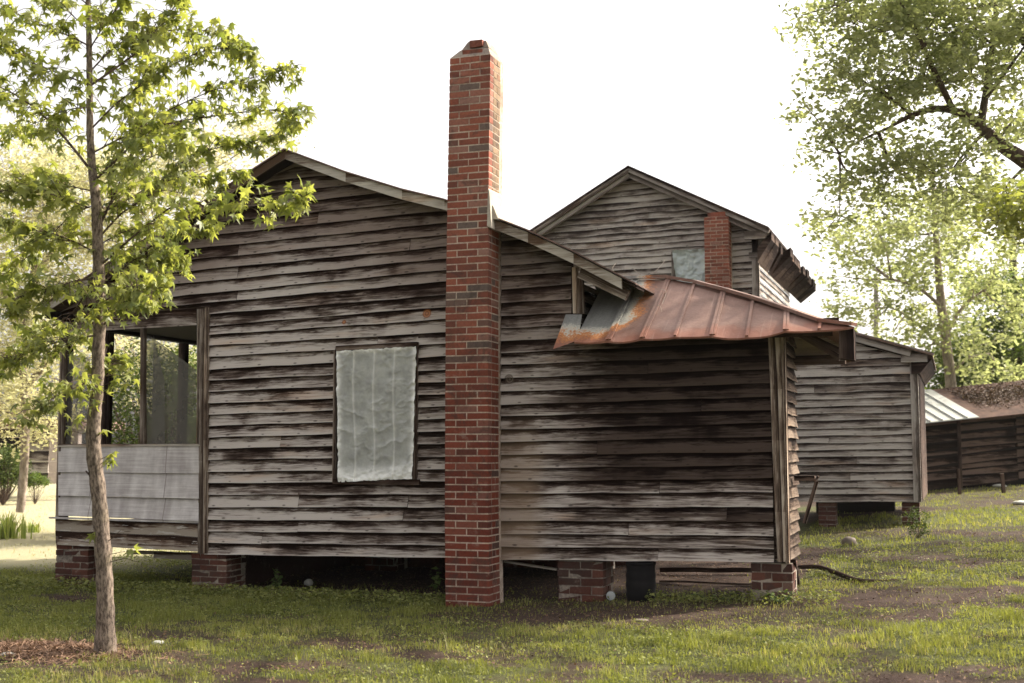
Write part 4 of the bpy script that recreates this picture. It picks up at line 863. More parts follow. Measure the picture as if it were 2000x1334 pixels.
lapwall(mb, lines, [(XL3, XR3-.0, low, lambda u: r3(u)-.12)], y=Y3, joints=jn, seed=41, step=.3, wav=.005, out=.032); mb.build('wall', M_FAR, ob)
mb = MB(); mb.hexa([(XL3, Y3+.01, .85), (XR3, Y3+.01, .85), (XR3, Y3+3.5, .85), (XL3, Y3+3.5, .85), (XL3, Y3+.01, r3(XL3)-.1), (XR3, Y3+.01, r3(XR3)-.1), (XR3, Y3+3.5, r3(XR3)-.1), (XL3, Y3+3.5, r3(XL3)-.1)]); mb.build('wall_backing', M_DARKW, ob)
mb = MB(); a = aty(1782, 980, Y3); b = aty(1796, 708, Y3); mb.box(XR3+.002, XR3+.11, Y3-.06, Y3+.08, a[2], b[2], axis=2); mb.build('corner_post', M_FTRIM, ob)
mb = MB(); mb.box(XR3+.112, XR3+.125, Y3+.09, Y3+3.5, .76, 2.8, axis=1); mb.build('side_wall', M_DARKW, ob)
mb = MB(); mb.beam((XL3, Y3-.16, r3(XL3)-.05), (XR3+.02, Y3-.16, r3(XR3+.02)-.05), .04, .10); mb.beam((XL3, Y3-.22, r3(XL3)+.02), (rb[0]+.02, Y3-.22, r3(rb[0]+.02)+.02), .03, .04); mb.build('rake_board', M_FTRIM, ob)
mb = MB(); mb.box(XR3-.12, rb[0]-.08, Y3-.15, Y3-.05, 2.79, 2.92); mb.build('eave_return', M_FTRIM, ob)
mb = MB(); mb.hexa([(XL3, Y3-.25, r3(XL3)), (rb[0], Y3-.25, rb[2]), (rb[0], Y3+3.6, rb[2]), (XL3, Y3+3.6, r3(XL3)), (XL3, Y3-.25, r3(XL3)+.02), (rb[0], Y3-.25, rb[2]+.02), (rb[0], Y3+3.6, rb[2]+.02), (XL3, Y3+3.6, r3(XL3)+.02)]); mb.build('roof', M_TIND, ob)
mb = MB(); mb.hexa([(XR3+.02, Y3-.1, 2.62), (XR3+.14, Y3-.1, 2.62), (XR3+.14, Y3+3.5, 2.62), (XR3+.02, Y3+3.5, 2.62), (XR3+.02, Y3-.1, 2.80), (rb[0]-.02, Y3-.1, 2.83), (rb[0]-.02, Y3+3.5, 2.83), (XR3+.02, Y3+3.5, 2.80)]); mb.build('eave_soffit', M_DARKW, ob)
for (pl, pr, pb, sd) in ((1598, 1632, 1020, 81), (1761, 1797, 1024, 82)):
    a = aty(pl, 981, Y3+.02); b = aty(pr, pb, Y3+.02); zb_ = b[2]-.1; zc = [zb_+(a[2]-zb_)*k/6 for k in range(7)]
    bricks('brick_pier', a[0], b[0], Y3+.02, Y3+.4, zc, ob, M_OLDBR, M_OLDM, seed=sd, jit=.003)
mb = MB(); mb.box(XL3, XR3, Y3+.1, Y3+3.4, .74, .84); mb.build('floor', M_DARKW, ob)
mb = MB(); mb.box(2.3, 3.6, Y3+2.8, Y3+3.1, .3, .74); mb.build('foundation_wall', M_VOID, ob)
# ---------------------------------------------------------------- shed far right
sh = thing('log_shed', 'long dark plank shed with rusty roof and one pale tin patch', 'shed', (5.5, 14, .8))
S0 = atd(1770, 827, 26.0); S1 = atd(2110, 791, 26.4); SLP = (S1[2]-S0[2])/np.linalg.norm((S1-S0)[:2]); dv = S1-S0; Ls = np.linalg.norm(dv[:2]); ex = np.array([dv[0]/Ls, dv[1]/Ls, 0]); ny_ = np.array([-ex[1], ex[0], 0])
if ny_@(CAM-S0) > 0: ny_ = -ny_                     # away from the camera
def SP(u, d, z): return S0+ex*u+ny_*d+np.array([0, 0, z-S0[2]+SLP*u])
zS = S0[2]; bands = [.62, .80, .96, 1.08, 1.27, 1.40, 1.56, 1.72, 1.90, 2.14]
mb = MB(); bands = [z for z in bands if z < zS]+[zS+.05]; nb_ = 10
for k in range(len(bands)-1):
    for s in range(3):
        u0, u1 = Ls*s/3, Ls*(s+1)/3-.02; o = random.uniform(-.05, .05); gz0 = random.uniform(.0, .06); gz1 = random.uniform(.0, .06); r = random.random()
        if k == 1 and s == 1: gz0 = .06
        c = [SP(u0, .30+o, bands[k]+gz0), SP(u1, .30+o, bands[k]+gz1), SP(u1, .36+o, bands[k]+gz1), SP(u0, .36+o, bands[k]+gz0), SP(u0, .30+o, bands[k+1]-.01), SP(u1, .30+o, bands[k+1]-.01), SP(u1, .36+o, bands[k+1]-.01), SP(u0, .36+o, bands[k+1]-.01)]
        mb.hexa(c, r, 0)
mb.build('wall', M_LOG, sh)
for u in (Ls*.33, Ls*.72): mb = MB(); mb.beam(SP(u, .27, .5), SP(u, .27, zS-.02), .10, .08, up=(1, 0, 0)); mb.build('post', M_DARKW, sh)
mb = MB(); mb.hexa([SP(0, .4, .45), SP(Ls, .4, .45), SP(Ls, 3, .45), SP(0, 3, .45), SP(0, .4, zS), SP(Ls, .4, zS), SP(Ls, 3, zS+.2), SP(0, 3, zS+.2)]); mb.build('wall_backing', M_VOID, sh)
zr = zS+.66
mb = MB(); mb.hexa([SP(-.3, -.30, zS-.065), SP(Ls+.3, -.30, zS-.065), SP(Ls+.3, 2.0, zr-.02), SP(-.3, 2.0, zr-.02), SP(-.3, -.30, zS-.045), SP(Ls+.3, -.30, zS-.045), SP(Ls+.3, 2.0, zr), SP(-.3, 2.0, zr)]); n_ = NT('brown_rust_roof'); _f = n_.noise(n_.pos(), 5.0, 5.0, .65); mb.build('roof', n_.done(n_.bsdf(n_.ramp(_f, [(.3, (.035, .021, .017)), (.7, (.12, .072, .055))]), .85, 0, n_.bump(_f, .4, .02), .1)), sh)
mb = MB(); nrm_off = np.array([0, 0, .03])
pu0, pu1 = .1, 1.42
mb.hexa([SP(pu0, -.33, zS-.045)+nrm_off*.3, SP(pu1, -.33, zS-.045)+nrm_off*.3, SP(pu1-.0, 1.95, zr-.02)+nrm_off*.5, SP(pu0, 1.95, zr-.02)+nrm_off*.5, SP(pu0, -.33, zS-.045)+nrm_off, SP(pu1, -.33, zS-.045)+nrm_off, SP(pu1-.0, 1.95, zr-.02)+nrm_off, SP(pu0, 1.95, zr-.02)+nrm_off])
for k in range(1, 5): u = pu0+(pu1-pu0)*k/5; mb.beam(SP(u, -.33, zS-.045)+nrm_off*1.6, SP(u, 1.95, zr-.02)+nrm_off*1.6, .03, .03)
mb.build('tin_patch', plain('pale_tin', (.52, .53, .51), .45, .3, .3, 5.0), sh)
n = 3600; uu = RG.uniform(0, 1, n); dd = RG.normal(1.1, .38, n).clip(0.1, 1.9); k_ = uu*(Ls-1.9)+1.75; P = np.array([SP(k_[i], dd[i], zS+(dd[i]+.15)/2.15*.66+.01+RG.uniform(0, .02)) for i in range(n)])
V, Fc = scatter(LT, LF, P, rand_rot(n, .6), RG.uniform(.03, .065, n)); tag(mesh_np('roof_leaf_litter', V, Fc, leaf_mat('roof_leaf', (.05, .033, .025), (.19, .135, .105), .05), None, np.repeat(RG.uniform(0, 1, n), 4)), 'brown dead leaves drifted on the shed roof', 'leaf litter', kind='stuff')
for (px, pt, pb, lab) in ((1874, 915, 955, 'short leaning brown stake in front of the shed wall'), (1960, 925, 952, 'squat dark stake under the shed wall at the right')):
    a = atd(px, pb, 23.5); b = atd(px-3, pt, 23.5); a[2] -= .1; mb = MB(); mb.beam(a, b, .07, .07, up=(1, 0, 0)); tag(mb.build('stake', M_LOG), lab, 'stake')
for i, (px, py, w_, lab) in enumerate(((1862, 940, .13, 'white scrap lying left of the leaning stake by the shed'), (1887, 948, .12, 'white scrap lying just right of the leaning stake by the shed'), (1953, 951, .2, 'pale flat scrap lying beside the squat stake'), (1995, 985, .22, 'white flat scrap on the grass at the right edge'))):
    c = on_ground(px, py); rock(c+[0, 0, .02], w_*.7, 'scrap', lab, 'scrap', M_STW, .3, 20+i)
# ---------------------------------------------------------------- far building, pole
fb = thing('far_outbuilding', 'pale plank building glimpsed beyond the field left of the porch', 'outbuilding', atd(60, 930, 36)); D = 36
def far_box(name, p0, p1, mat, D=36, th_=.3, lap=0):
    a = atd(p0[0], p0[1], D); b = atd(p1[0], p1[1], D); mb = MB()
    r = RT*((b-a)@RT); z0, z1 = min(a[2], b[2]), max(a[2], b[2]); back = np.array([-RT[1], RT[0], 0])*th_; lo = np.array([a[0], a[1], z0])
    nn = lap or 1
    for k in range(nn):
        h0 = (z1-z0)*k/nn; h1 = (z1-z0)*(k+1)/nn-(.006 if lap else 0); q = lo+[0, 0, h0]; mb.hexa([q, q+r, q+r+back, q+back, q+[0, 0, h1-h0], q+r+[0, 0, h1-h0], q+r+back+[0, 0, h1-h0], q+back+[0, 0, h1-h0]])
    return mb.build(name, mat, fb)
far_box('wall', (-60, 945), (93, 838), M_FAR, 36, .3, 5); far_box('corner_panel', (94, 945), (150, 835), plain('pale_paint', (.60, .50, .45), .8), 35.7, .3, 5)
far_box('door', (-10, 930), (30, 850), M_VOID, 35.8, .2); far_box('roof', (-70, 838), (160, 818), M_TIND, 35.5, 4.0)
a = atd(1711, 780, 60); b = atd(1711, 540, 60); V, Fc = tubes([([a, b], [.14, .11])], 10); tag(mesh_np('utility_pole', V, Fc, plain('pole_wood', (.30, .27, .24), .9)), 'thin pale utility pole far behind the outbuilding', 'pole')
# ---------------------------------------------------------------- trees
def star():
    pts = []; L = [(0, 1.0), (52, .92), (108, .68)]; full = [(-108, .62), (-80, .34), (-52, .88), (-26, .40), (0, 1.0), (26, .40), (52, .88), (80, .34), (108, .62)]
    V = [[0, 0, 0.04]]
    for a, r in full: t = math.radians(a); V.append([math.sin(t)*r, math.cos(t)*r, -.30*r*r])
    V.append([0, -.12, 0.0]); nV = len(V)
    Fc = [[0, i+1, i] for i in range(1, 9)]+[[0, 1, 10], [0, 10, 9]]
    return np.array(V)*.5, np.array(Fc)
STV, STF = star()
def hang_rot(n, drop=.55):                          # leaf tip points outward and down, face roughly up
    yaw = RG.uniform(0, 6.283, n); pit = RG.normal(drop, .45, n); d = np.stack([np.cos(yaw)*np.cos(pit), np.sin(yaw)*np.cos(pit), -np.sin(pit)], 1)
    up = np.array([0, 0, 1.])+RG.normal(0, .35, (n, 3)); nr = up-d*(up*d).sum(1)[:, None]; nr /= np.linalg.norm(nr, axis=1)[:, None]
    s = np.cross(d, nr); return np.stack([s, d, nr], 2)
M_BARK = bark_mat('smooth_bark', (.060, .045, .036), (.27, .215, .17), 60); M_BARKD = bark_mat('dark_bark', (.055, .038, .03), (.14, .10, .08), 30); M_BARKP = bark_mat('pale_bark', (.20, .16, .13), (.38, .32, .27), 14)
M_LEAF = leaf_mat('sweetgum_leaf', (.13, .165, .045), (.36, .38, .13), .5, None, (1.3, 1.28, .62), rg=.42, sp=.4)
def limb_pts(px, D0, dd):                           # pixel path, distance changing along the limb
    n = len(px); return [atd(p[0], p[1], D0+dd*i/(n-1)) for i, p in enumerate(px)]
def sapling():
    g = on_ground(205, 1277); D0 = float((g-CAM)@FW); t = thing('sapling_tree', 'slender young tree with star-shaped leaves standing in front of the porch', 'tree', g)
    tp = [(205, 1290), (206, 1235), (205, 1150), (200, 1060), (192, 960), (183, 880), (184, 815), (190, 760), (192, 690), (195, 620), (193, 540), (191, 470), (187, 390), (180, 330), (176, 260), (175, 170), (174, 90), (172, 0), (170, -110), (168, -260)]
    rr = [27, 18.5, 16, 15.5, 14.5, 14.5, 13, 11.5, 12, 11.5, 11.5, 10.5, 9.5, 8, 7, 6, 5.5, 5, 4, 2.5]
    P_, R_ = smooth_path([atd(x, y, D0) for x, y in tp], [r*D0/F for r in rr], 5); R_ = [r*(1+.06*math.sin(i*1.9)) for i, r in enumerate(R_)]
    V, Fc = tubes([(P_, R_)], 14); mesh_np('trunk', V, Fc, M_BARK, t, None, True)
    L = [([(172, 326), (120, 262), (60, 205), (0, 170), (-60, 150)], .4, 6), ([(176, 168), (130, 148), (70, 125), (0, 88), (-50, 70)], -.3, 4), ([(174, 90), (135, 70), (60, 40), (-10, 5)], .5, 4),
         ([(178, 166), (230, 130), (275, 95), (315, 45), (350, 0), (380, -50)], .3, 5), ([(176, 95), (200, 55), (235, 5), (250, -40)], -.4, 3), ([(188, 350), (235, 305), (290, 255), (345, 238), (430, 225), (520, 215), (585, 225)], -.5, 5),
         ([(197, 436), (235, 355), (262, 285), (270, 235), (278, 170), (290, 110)], .5, 5), ([(197, 460), (240, 415), (300, 375), (350, 320), (420, 290), (500, 275), (560, 255)], .3, 4), ([(199, 516), (245, 475), (300, 430), (350, 400), (450, 400), (530, 395), (598, 382)], -.7, 5),
         ([(182, 491), (140, 470), (95, 455), (40, 445), (-20, 430)], .4, 4), ([(172, 405), (130, 390), (80, 375), (0, 372), (-40, 360)], -.5, 4), ([(176, 372), (130, 362), (90, 350), (40, 340)], .5, 3), ([(182, 545), (150, 548), (110, 560), (60, 570), (20, 590)], -.3, 4),
         ([(197, 640), (235, 600), (262, 585), (290, 565), (310, 555)], -.4, 4), ([(190, 655), (150, 660), (100, 672), (50, 690), (10, 700)], .3, 4), ([(180, 250), (230, 200), (300, 150), (370, 110), (430, 95), (485, 100)], -.3, 4), ([(178, 300), (250, 262), (330, 215), (420, 175), (500, 150), (570, 135)], .4, 4),
         ([(190, 420), (250, 390), (320, 350), (400, 345), (460, 340)], .7, 3), ([(195, 560), (240, 520), (290, 505), (340, 500), (355, 510)], .5, 3), ([(192, 600), (230, 570), (260, 560), (300, 590)], -.6, 3), ([(187, 730), (170, 745), (120, 770), (60, 800)], -.35, 3), ([(188, 745), (205, 715), (225, 700)], .2, 2.5),
         ([(172, 40), (220, -10), (300, -60), (400, -60)], .4, 3), ([(172, 10), (110, -40), (30, -60)], -.4, 3), ([(177, 210), (130, 215), (70, 240), (10, 260)], .6, 3), ([(176, 140), (215, 100), (260, 70), (310, 60), (400, 60), (450, 75)], .6, 3.5), ([(174, 60), (130, 20), (90, -10)], .2, 3),
         ([(190, 400), (140, 420), (80, 480), (30, 520), (0, 540)], .7, 3), ([(186, 340), (240, 330), (310, 300), (360, 270)], -.8, 3), ([(193, 520), (150, 600), (100, 640), (60, 650)], .5, 3), ([(192, 480), (250, 450), (330, 445), (400, 440)], .4, 3)]
    br = []; LP = []
    rs = random.Random(5)
    for px, dd, r in L:
        pts = limb_pts(px, D0, dd*1.2); n = len(px); rad = [max(r*.5*D0/F*(1-.8*i/(n-1)), .002) for i in range(n)]; P_, R_ = smooth_path(pts, rad, 5); br.append((P_, R_))
        tot = len(P_)
        for i in range(2, tot):
            base = P_[i]; dirn = P_[i]-P_[i-1]; dirn = dirn/np.linalg.norm(dirn); fr_ = i/tot
            for q in range(3 if fr_ > .3 else 2):
                v = dirn*.7+np.array([rs.gauss(0, .6), rs.gauss(0, .6), rs.gauss(.05, .55)]); v /= np.linalg.norm(v); ln = rs.uniform(.08, .34)*(1.05-.68*fr_)
                mid = base+v*ln*.5+np.array([0, 0, .01]); tip = base+v*ln-np.array([0, 0, .015]); br.append(([base, mid, tip], [.003, .0022, .0012]))
                for s in (.45, .75, 1.0, 1.0):
                    if rs.random() < .88: LP.append(base+v*ln*s+np.array([rs.gauss(0, .03), rs.gauss(0, .03), rs.gauss(-.012, .022)]))
    for (px, py) in ((212, 760), (222, 745), (205, 900), (216, 888), (176, 800), (150, 820), (130, 840), (212, 905), (195, 845), (255, 1075), (180, 1045), (168, 770)):
        q = atd(px, py, D0-.05); LP.append(q); LP.append(q+np.array([.02, .02, .02])); br.append(([atd(190, py+12, D0), q], [.003, .0015]))
    br.append(([atd(175, 928, D0), atd(168, 920, D0-.05)], [.008, .006])); br.append(([atd(208, 1060, D0), atd(222, 1048, D0-.05), atd(236, 1035, D0-.08)], [.004, .003, .0015])); br.append(([atd(213, 1098, D0), atd(245, 1090, D0-.1), atd(270, 1098, D0-.12)], [.003, .0025, .0015]))
    V, Fc = tubes(br, 6); mesh_np('branches', V, Fc, M_BARKD, t, None, True)
    LP = np.array(LP); v_ = LP-CAM; zz = v_@FW; qx = CX+F*(v_@RT)/zz; qy = CY-F*(v_@UP)/zz; LP = LP[(qx < 608) & ~((qx > 500) & (qy < 85)) & ~((qx > 560) & (qy > 280) & (qy < 350))]
    n = len(LP); sc = RG.uniform(.09, .175, n); h = n//2; RO = hang_rot(n, .6); V, Fc = scatter(STV, STF, LP[:h], RO[:h], sc[:h]); S2 = STV*np.array([.82, 1, 1]); S2[:, 2] = .03-.9*np.abs(STV[:, 0])**1.3-.9*STV[:, 1].clip(0, 1)**2; V2, F2 = scatter(S2, STF, LP[h:], RO[h:], sc[h:])
    mesh_np('foliage', np.concatenate([V, V2]), np.concatenate([Fc, F2+len(V)]), M_LEAF, t, np.repeat(RG.uniform(0, 1, n), len(STV)))
sapling()
# leaf sprays for the trees behind
SPR = np.array([[0, 0, 0], [-.28, .35, .05], [0, .42, -.02], [.28, .35, .05], [0, 1, -.12]])
def bg_tree(name, label, trunks, blobs, D, n, leaf, mat, bark, depth=1.5, group=None, base=None, per=26, spread=.16, seed=1, tilt=.8, wb=()):
    rs = random.Random(seed); t = thing(name, label, 'tree', base if base is not None else atd(trunks[0][0][0][0], trunks[0][0][0][1], D), group); paths = []; nodes = []
    for px, rad, dd in trunks:
        pts = limb_pts(px, D, dd); P_, R_ = smooth_path(pts, [r*D/F for r in rad], 4); paths.append((P_, R_)); nodes += list(P_[2:])
    V, Fc = tubes(paths, 10); mesh_np('trunk', V, Fc, bark, t, None, True)
    tot = sum(b[2]**2 for b in blobs); tw = []; C = []
    for (bx, by, br_) in blobs:
        k = max(4, int(n/per*br_**2/tot)); c0 = atd(bx, by, D); R = br_*D/F
        near = min(nodes, key=lambda q: np.linalg.norm(q-c0)) if nodes else c0
        mid = (near+c0)/2+np.array([rs.gauss(0, .08*R), rs.gauss(0, .3*R), rs.gauss(0, .1*R)]); P_, R_ = smooth_path([near, mid, c0], [.035*R+.01, .02*R+.006, .006], 4); tw.append((P_, R_))
        for _ in range(k):
            v = RG.normal(0, 1, 3)*np.array([.62, .62, .45]); rad = R; p = c0+v*rad+np.array([-FW[0], -FW[1], 0])*RG.uniform(-depth, depth)*.5
            C.append((p, R))
            if rs.random() < .5: tw.append(([c0+(p-c0)*.25, (c0+p)/2+RG.normal(0, .05*R, 3), p], [.007, .005, .003]))
    for (x_, y_, z_, R, k) in wb:
        c0 = np.array([x_, y_, z_]); near = min(nodes, key=lambda q: np.linalg.norm(q-c0)); P_, R_ = smooth_path([near, (near+c0)/2+[0, 0, .3], c0], [.10, .06, .02], 4); tw.append((P_, R_))
        for _ in range(k): v = RG.normal(0, 1, 3); v /= np.linalg.norm(v); C.append((c0+v*R*RG.uniform(.1, 1)**.5*np.array([1, 1, .6]), R))
    V, Fc = tubes(tw, 5); mesh_np('branches', V, Fc, bark, t, None, True)
    m = per; Cp = np.array([c for c, _ in C]); N = len(Cp)*m; base_ = np.repeat(Cp, m, 0); sp = RG.normal(0, 1, (N, 3)); sp[:, 2] *= .6; P = base_+sp*spread
    rr = np.clip(np.repeat(RG.uniform(0, 1, len(Cp)), m)*.6+RG.uniform(0, .5, N), 0, 1); V, Fc = scatter(SPR, LF, P, rand_rot(N, tilt), RG.uniform(.6, 1.3, N)*leaf)
    mesh_np('foliage', V, Fc, mat, t, np.repeat(rr, 5)); return t
M_LF1 = leaf_mat('hazy_leaf', (.18, .21, .10), (.42, .44, .24), .55, None, (1.22, 1.25, .85)); M_LF2 = leaf_mat('deep_leaf', (.055, .095, .025), (.15, .20, .06), .4); M_LF3 = leaf_mat('sunlit_leaf', (.40, .41, .24), (.62, .59, .40), .5, None, (1.2, 1.17, .9)); M_LF4 = leaf_mat('dark_shrub_leaf', (.028, .05, .014), (.10, .13, .035), .3)
bg_tree('shade_tree', 'large spreading tree whose crooked dark limb reaches in from the right edge, with an unseen canopy added for shade', [([(2260, 620), (2150, 430), (2010, 320), (1960, 287), (1915, 247), (1880, 222), (1830, 212), (1780, 226), (1735, 250)], [34, 27, 16, 13, 10, 8, 6.5, 5, 2.5], 0),
    ([(1915, 247), (1925, 185), (1935, 110), (1945, 30), (1940, -60)], [9, 7, 6, 5, 4], .6), ([(1862, 216), (1835, 160), (1810, 108), (1778, 40), (1740, -20)], [7, 5.5, 5, 4, 3], -.6), ([(1928, 190), (1965, 140), (2005, 85)], [4, 3, 2], -.3), ([(1780, 224), (1757, 205), (1742, 195)], [4, 3, 2], -.2), ([(1735, 250), (1690, 270), (1640, 300)], [3, 2, 1], 0)],
    [(1700, 60, 80), (1800, 70, 100), (1900, 50, 110), (1620, 25, 55), (1565, 30, 26), (1645, 135, 55), (1572, 205, 26), (1610, 250, 30), (1585, 290, 24), (1700, 170, 80), (1655, 235, 62), (1800, 165, 70), (1900, 150, 90), (1985, 80, 90), (1985, 230, 80), (1745, 330, 85), (1680, 360, 62), (1850, 345, 90), (1945, 400, 90), (1640, 420, 42), (1760, 20, 60), (1690, -30, 90), (1850, -40, 100)],
    17.5, 23000, .096, M_LF1, M_BARKD, 2.0, spread=.115, seed=3, per=30, base=(9.5, 6.5, .4), wb=[(x_, y_, 9.2+.8*math.sin(x_*2+y_), 1.7, 52) for x_, y_ in ((6.5, 4), (8.6, 3), (11, 3.4), (13.2, 5), (7.2, 6.2), (9.6, 5.8), (12, 7), (14.5, 8), (8.5, 8.6), (11, 9.6), (13.5, 10.6), (10.2, 1.2), (16, 11), (12.6, 13), (15.4, 14), (7, 10), (8.6, 12), (10.6, 13.6), (6.8, 8))])  # wb: off-frame leaf canopy added to shade yard, wing side and ground behind
bg_tree('pale_trunk_tree', 'straight pale-trunked tree rising behind the plank shed roof', [([(1862, 900), (1857, 750), (1849, 680), (1838, 590), (1832, 520), (1826, 430), (1822, 340)], [13, 11, 10, 9, 7, 5, 3], 0), ([(1846, 660), (1880, 600), (1930, 560)], [4, 3, 2], .5), ([(1840, 600), (1790, 560), (1740, 545)], [4, 3, 2], -.5), ([(1850, 690), (1800, 640), (1760, 610), (1735, 600)], [4, 3, 2, 1], .3), ([(1856, 735), (1890, 700), (1940, 690)], [3, 2, 2], .4)],
    [(1640, 470, 45), (1700, 520, 60), (1770, 450, 80), (1800, 540, 60), (1860, 460, 85), (1900, 560, 55), (1945, 510, 60), (1650, 600, 32), (1700, 625, 30), (1740, 660, 34), (1780, 640, 30), (1880, 620, 35), (1710, 440, 60), (1640, 540, 30), (1760, 590, 45), (1830, 640, 50), (1900, 680, 50), (1960, 600, 60), (1790, 700, 45), (1950, 720, 50), (1870, 380, 60)], 30, 12000, .135, M_LF1, M_BARKP, 3.0, spread=.17, seed=6, per=30)
bg_tree('leafy_tree', 'dense deep green tree low behind the right end of the shed', [([(1992, 900), (1988, 740), (1984, 620), (1978, 500), (1975, 400)], [12, 10, 9, 7, 5], 0), ([(1988, 650), (1950, 630), (1920, 640)], [4, 3, 2], 0)],
    [(1950, 640, 50), (1990, 690, 60), (1910, 700, 48), (1950, 730, 55), (1870, 740, 38), (1995, 590, 50), (1900, 760, 40), (1830, 745, 25), (1990, 760, 50), (1820, 790, 30), (1860, 690, 40), (1930, 560, 45)], 34, 18000, .13, M_LF2, M_BARKD, 2.0, spread=.17, seed=9)
bg_tree('broadleaf_tree', 'young tree whose bright green leafy branch tip shows at the right edge', [([(2170, 1100), (2165, 900), (2150, 600), (2140, 300)], [14, 12, 9, 5], 0), ([(2150, 520), (2070, 450), (2000, 425), (1950, 420)], [4, 3, 2, 1], 0)], [(1975, 400, 36), (2010, 450, 40), (1950, 430, 22), (2030, 400, 50)], 15, 1100, .10, M_LEAF, M_BARK, .4, per=10, spread=.12, seed=12)
bg_tree('sunlit_tree', 'broad bright yellow-green tree in full sun beyond the sapling on the left', [([(40, 1000), (50, 850), (45, 700), (60, 560), (90, 420), (120, 330)], [9, 8, 7, 6, 5, 3], 0), ([(50, 760), (100, 700), (170, 650), (220, 640)], [8, 6, 4, 2], .5), ([(45, 640), (0, 560), (-40, 500)], [8, 6, 4], 0), ([(65, 540), (140, 450), (220, 400), (300, 370)], [7, 5, 4, 2], 1)],
    [(30, 340, 80), (110, 310, 70), (-20, 440, 90), (90, 420, 90), (190, 360, 75), (270, 350, 60), (340, 330, 60), (170, 470, 80), (30, 560, 95), (120, 560, 70), (-20, 680, 80), (60, 680, 75), (150, 640, 60), (20, 790, 60), (80, 770, 55), (230, 450, 60), (260, 680, 35), (290, 730, 28), (60, 850, 32), (-30, 800, 60), (250, 790, 25), (420, 300, 60), (500, 275, 48), (545, 262, 30), (370, 380, 50), (260, 740, 40), (330, 690, 40), (380, 720, 40), (220, 720, 30)],
    24, 42000, .085, M_LF3, M_BARKP, 3.0, spread=.17, seed=15)
def bush(name, label, c, R, n, leaf, mat, cat='shrub', seed=1, group=None, flat=.8):
    t = thing(name, label, cat, (c[0], c[1], gza(c[0], c[1])), group); c = np.array(c); k = max(5, n//24); C = []; tw = []
    base = np.array([c[0], c[1], gza(c[0], c[1])-.02])
    for _ in range(k):
        v = RG.normal(0, 1, 3); v /= np.linalg.norm(v); p = c+v*R*RG.uniform(.3, 1)**.5*np.array([1, 1, flat]); p[2] = max(p[2], base[2]+.03); C.append(p)
        if _ % 3 == 0: tw.append(([base, (base+p)/2+RG.normal(0, .08*R, 3), p], [.012*R+.002, .008*R+.002, .002]))
    V, Fc = tubes(tw, 5); mesh_np('stems', V, Fc, M_BARKD, t)
    Cp = np.repeat(np.array(C), 24, 0); N = len(Cp); P = Cp+RG.normal(0, .13*R, (N, 3)); V, Fc = scatter(SPR, LF, P, rand_rot(N, .8), RG.uniform(.6, 1.3, N)*leaf)
    mesh_np('foliage', V, Fc, mat, t, np.repeat(RG.uniform(0, 1, N), 5)); return t
bush('dark_bush', 'large dark green bush seen through the porch opening', atd(300, 800, 21), 1.05, 9000, .07, M_LF4, flat=1.1)
bush('dark_bush', 'mid green bush behind the torn porch screen', atd(395, 790, 23), .9, 6000, .07, M_LF2, flat=1.2)
bush('round_shrub', 'round dark shrub at the left edge beyond the field', atd(8, 912, 33), .62, 5000, .07, M_LF4)
bush('green_shrub', 'low green shrub left of the far pale wall corner', atd(70, 938, 33.5), .35, 1500, .06, M_LF2, flat=.5)
g = on_ground(1793, 1050); bush('young_shrub', 'small dark spindly shrub in the grass before the outbuilding pier', (g[0], g[1], g[2]+.2), .17, 700, .032, M_LF4, flat=1.3)
def sprig(name, label, g, H, n, leaf, mat, spread=.07, cat='weed', droop=.3):
    t = thing(name, label, cat, g); br = []; LP = []; R = []
    for s in range(n):
        a = RG.uniform(0, 6.28); tip = g+np.array([math.cos(a)*spread*RG.uniform(.3, 1.6), math.sin(a)*spread, H*RG.uniform(.5, 1)]); br.append(([g, (g+tip)/2+RG.normal(0, .01, 3), tip], [.004, .003, .0015]))
        for q in np.linspace(.3, 1, 6): LP.append(g+(tip-g)*q)
    V, Fc = tubes(br, 5); mesh_np('stem', V, Fc, plain('green_stem', (.10, .14, .05), .8), t); LP = np.array(LP); N = len(LP)
    V, Fc = scatter(SPR, LF, LP, hang_rot(N, droop), RG.uniform(.7, 1.2, N)*leaf); mesh_np('leaves', V, Fc, mat, t, np.repeat(RG.uniform(0, 1, N), 5))
M_WD = leaf_mat('broad_weed_leaf', (.09, .14, .05), (.20, .26, .10), .3)
sprig('leafy_weed', 'tall broad-leaved weed growing against the left foot of the brick chimney', on_ground(852, 1155), .30, 3, .085, M_WD, .05)
sprig('leafy_weed', 'upright broad-leaved weed in the shade below the window wall', on_ground(540, 1150), .20, 4, .07, M_WD, .07)
sprig('leafy_weed', 'bushy weed covering the foot of the left porch pier', on_ground(128, 1140), .24, 8, .05, M_WD, .12)
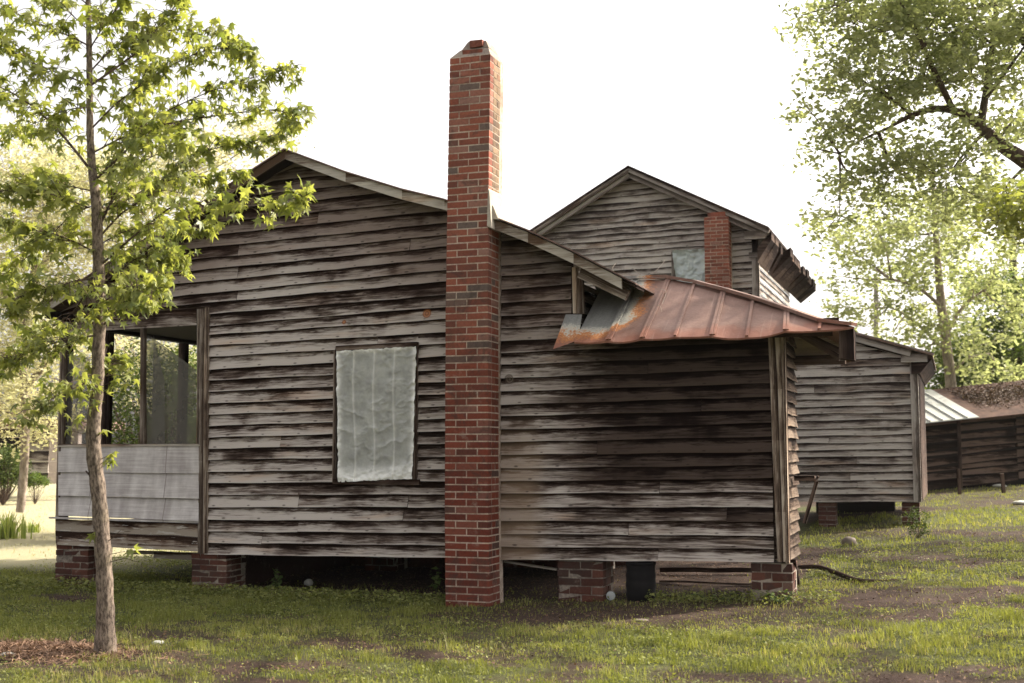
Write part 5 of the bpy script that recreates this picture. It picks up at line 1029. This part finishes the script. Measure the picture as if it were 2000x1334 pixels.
sprig('leafy_weed', 'weeds in front of the second brick pier from the left', on_ground(410, 1142), .20, 9, .045, M_WD, .18)
sprig('leafy_weed', 'bright leafy weed at the foot of the right corner pier', on_ground(1530, 1178), .13, 12, .045, M_WD, .2)
sprig('leafy_weed', 'scattered low weeds between the tub and the right corner pier', on_ground(1400, 1172), .10, 9, .04, M_WD, .3)
def iris(label, px, py, H, n, sp):
    g = on_ground(px, py); P = np.tile(g, (n, 1)); P[:, 0] += RG.normal(0, sp, n); P[:, 1] += RG.normal(0, sp, n); a = RG.uniform(0, 6.28, n); h = H*RG.uniform(.5, 1.1, n); l = RG.uniform(.1, .6, n)
    d = np.stack([np.cos(a), np.sin(a), 0*a], 1); s = np.stack([-np.sin(a), np.cos(a), 0*a], 1)*.012; u = np.array([0, 0, 1.]); m_ = P+u*(h*.6)[:, None]+d*(h*l*.3)[:, None]; tp = P+u*h[:, None]+d*(h*l)[:, None]
    V = np.stack([P-s, P+s, m_+s, m_-s, tp], 1).reshape(-1, 3); o = np.arange(n)[:, None]*5; T = np.concatenate([o+[[0, 1, 2]], o+[[0, 2, 3]], o+[[3, 2, 4]]], 0)
    tag(mesh_np('strap_leaf_clump', V, T, leaf_mat('strap_leaf', (.16, .22, .06), (.30, .33, .12), .4), None, np.repeat(RG.uniform(0, 1, n), 5)), label, 'plant')
iris('clump of tall strap leaves at the left edge of the sunny field', 8, 1052, .45, 160, .14); iris('small sparse clump of strap leaves nearer the porch in the sunny field', 62, 1040, .2, 50, .08)

# ---------------------------------------------------------------- glare-filled air
mb = MB(); mb.box(-60, 60, -25, 75, -1.5, 26); hz = mb.build('haze', None); n = NT('haze'); v = n.node('ShaderNodeVolumePrincipled'); v.inputs['Color'].default_value = (1, .97, .93, 1); v.inputs['Density'].default_value = .0002; v.inputs['Anisotropy'].default_value = .3
n.t.links.new(v.outputs[0], n.out.inputs['Volume']); hz.data.materials.append(n.m); tag(hz, 'thin warm haze hanging in the air of the yard', 'haze', kind='stuff')
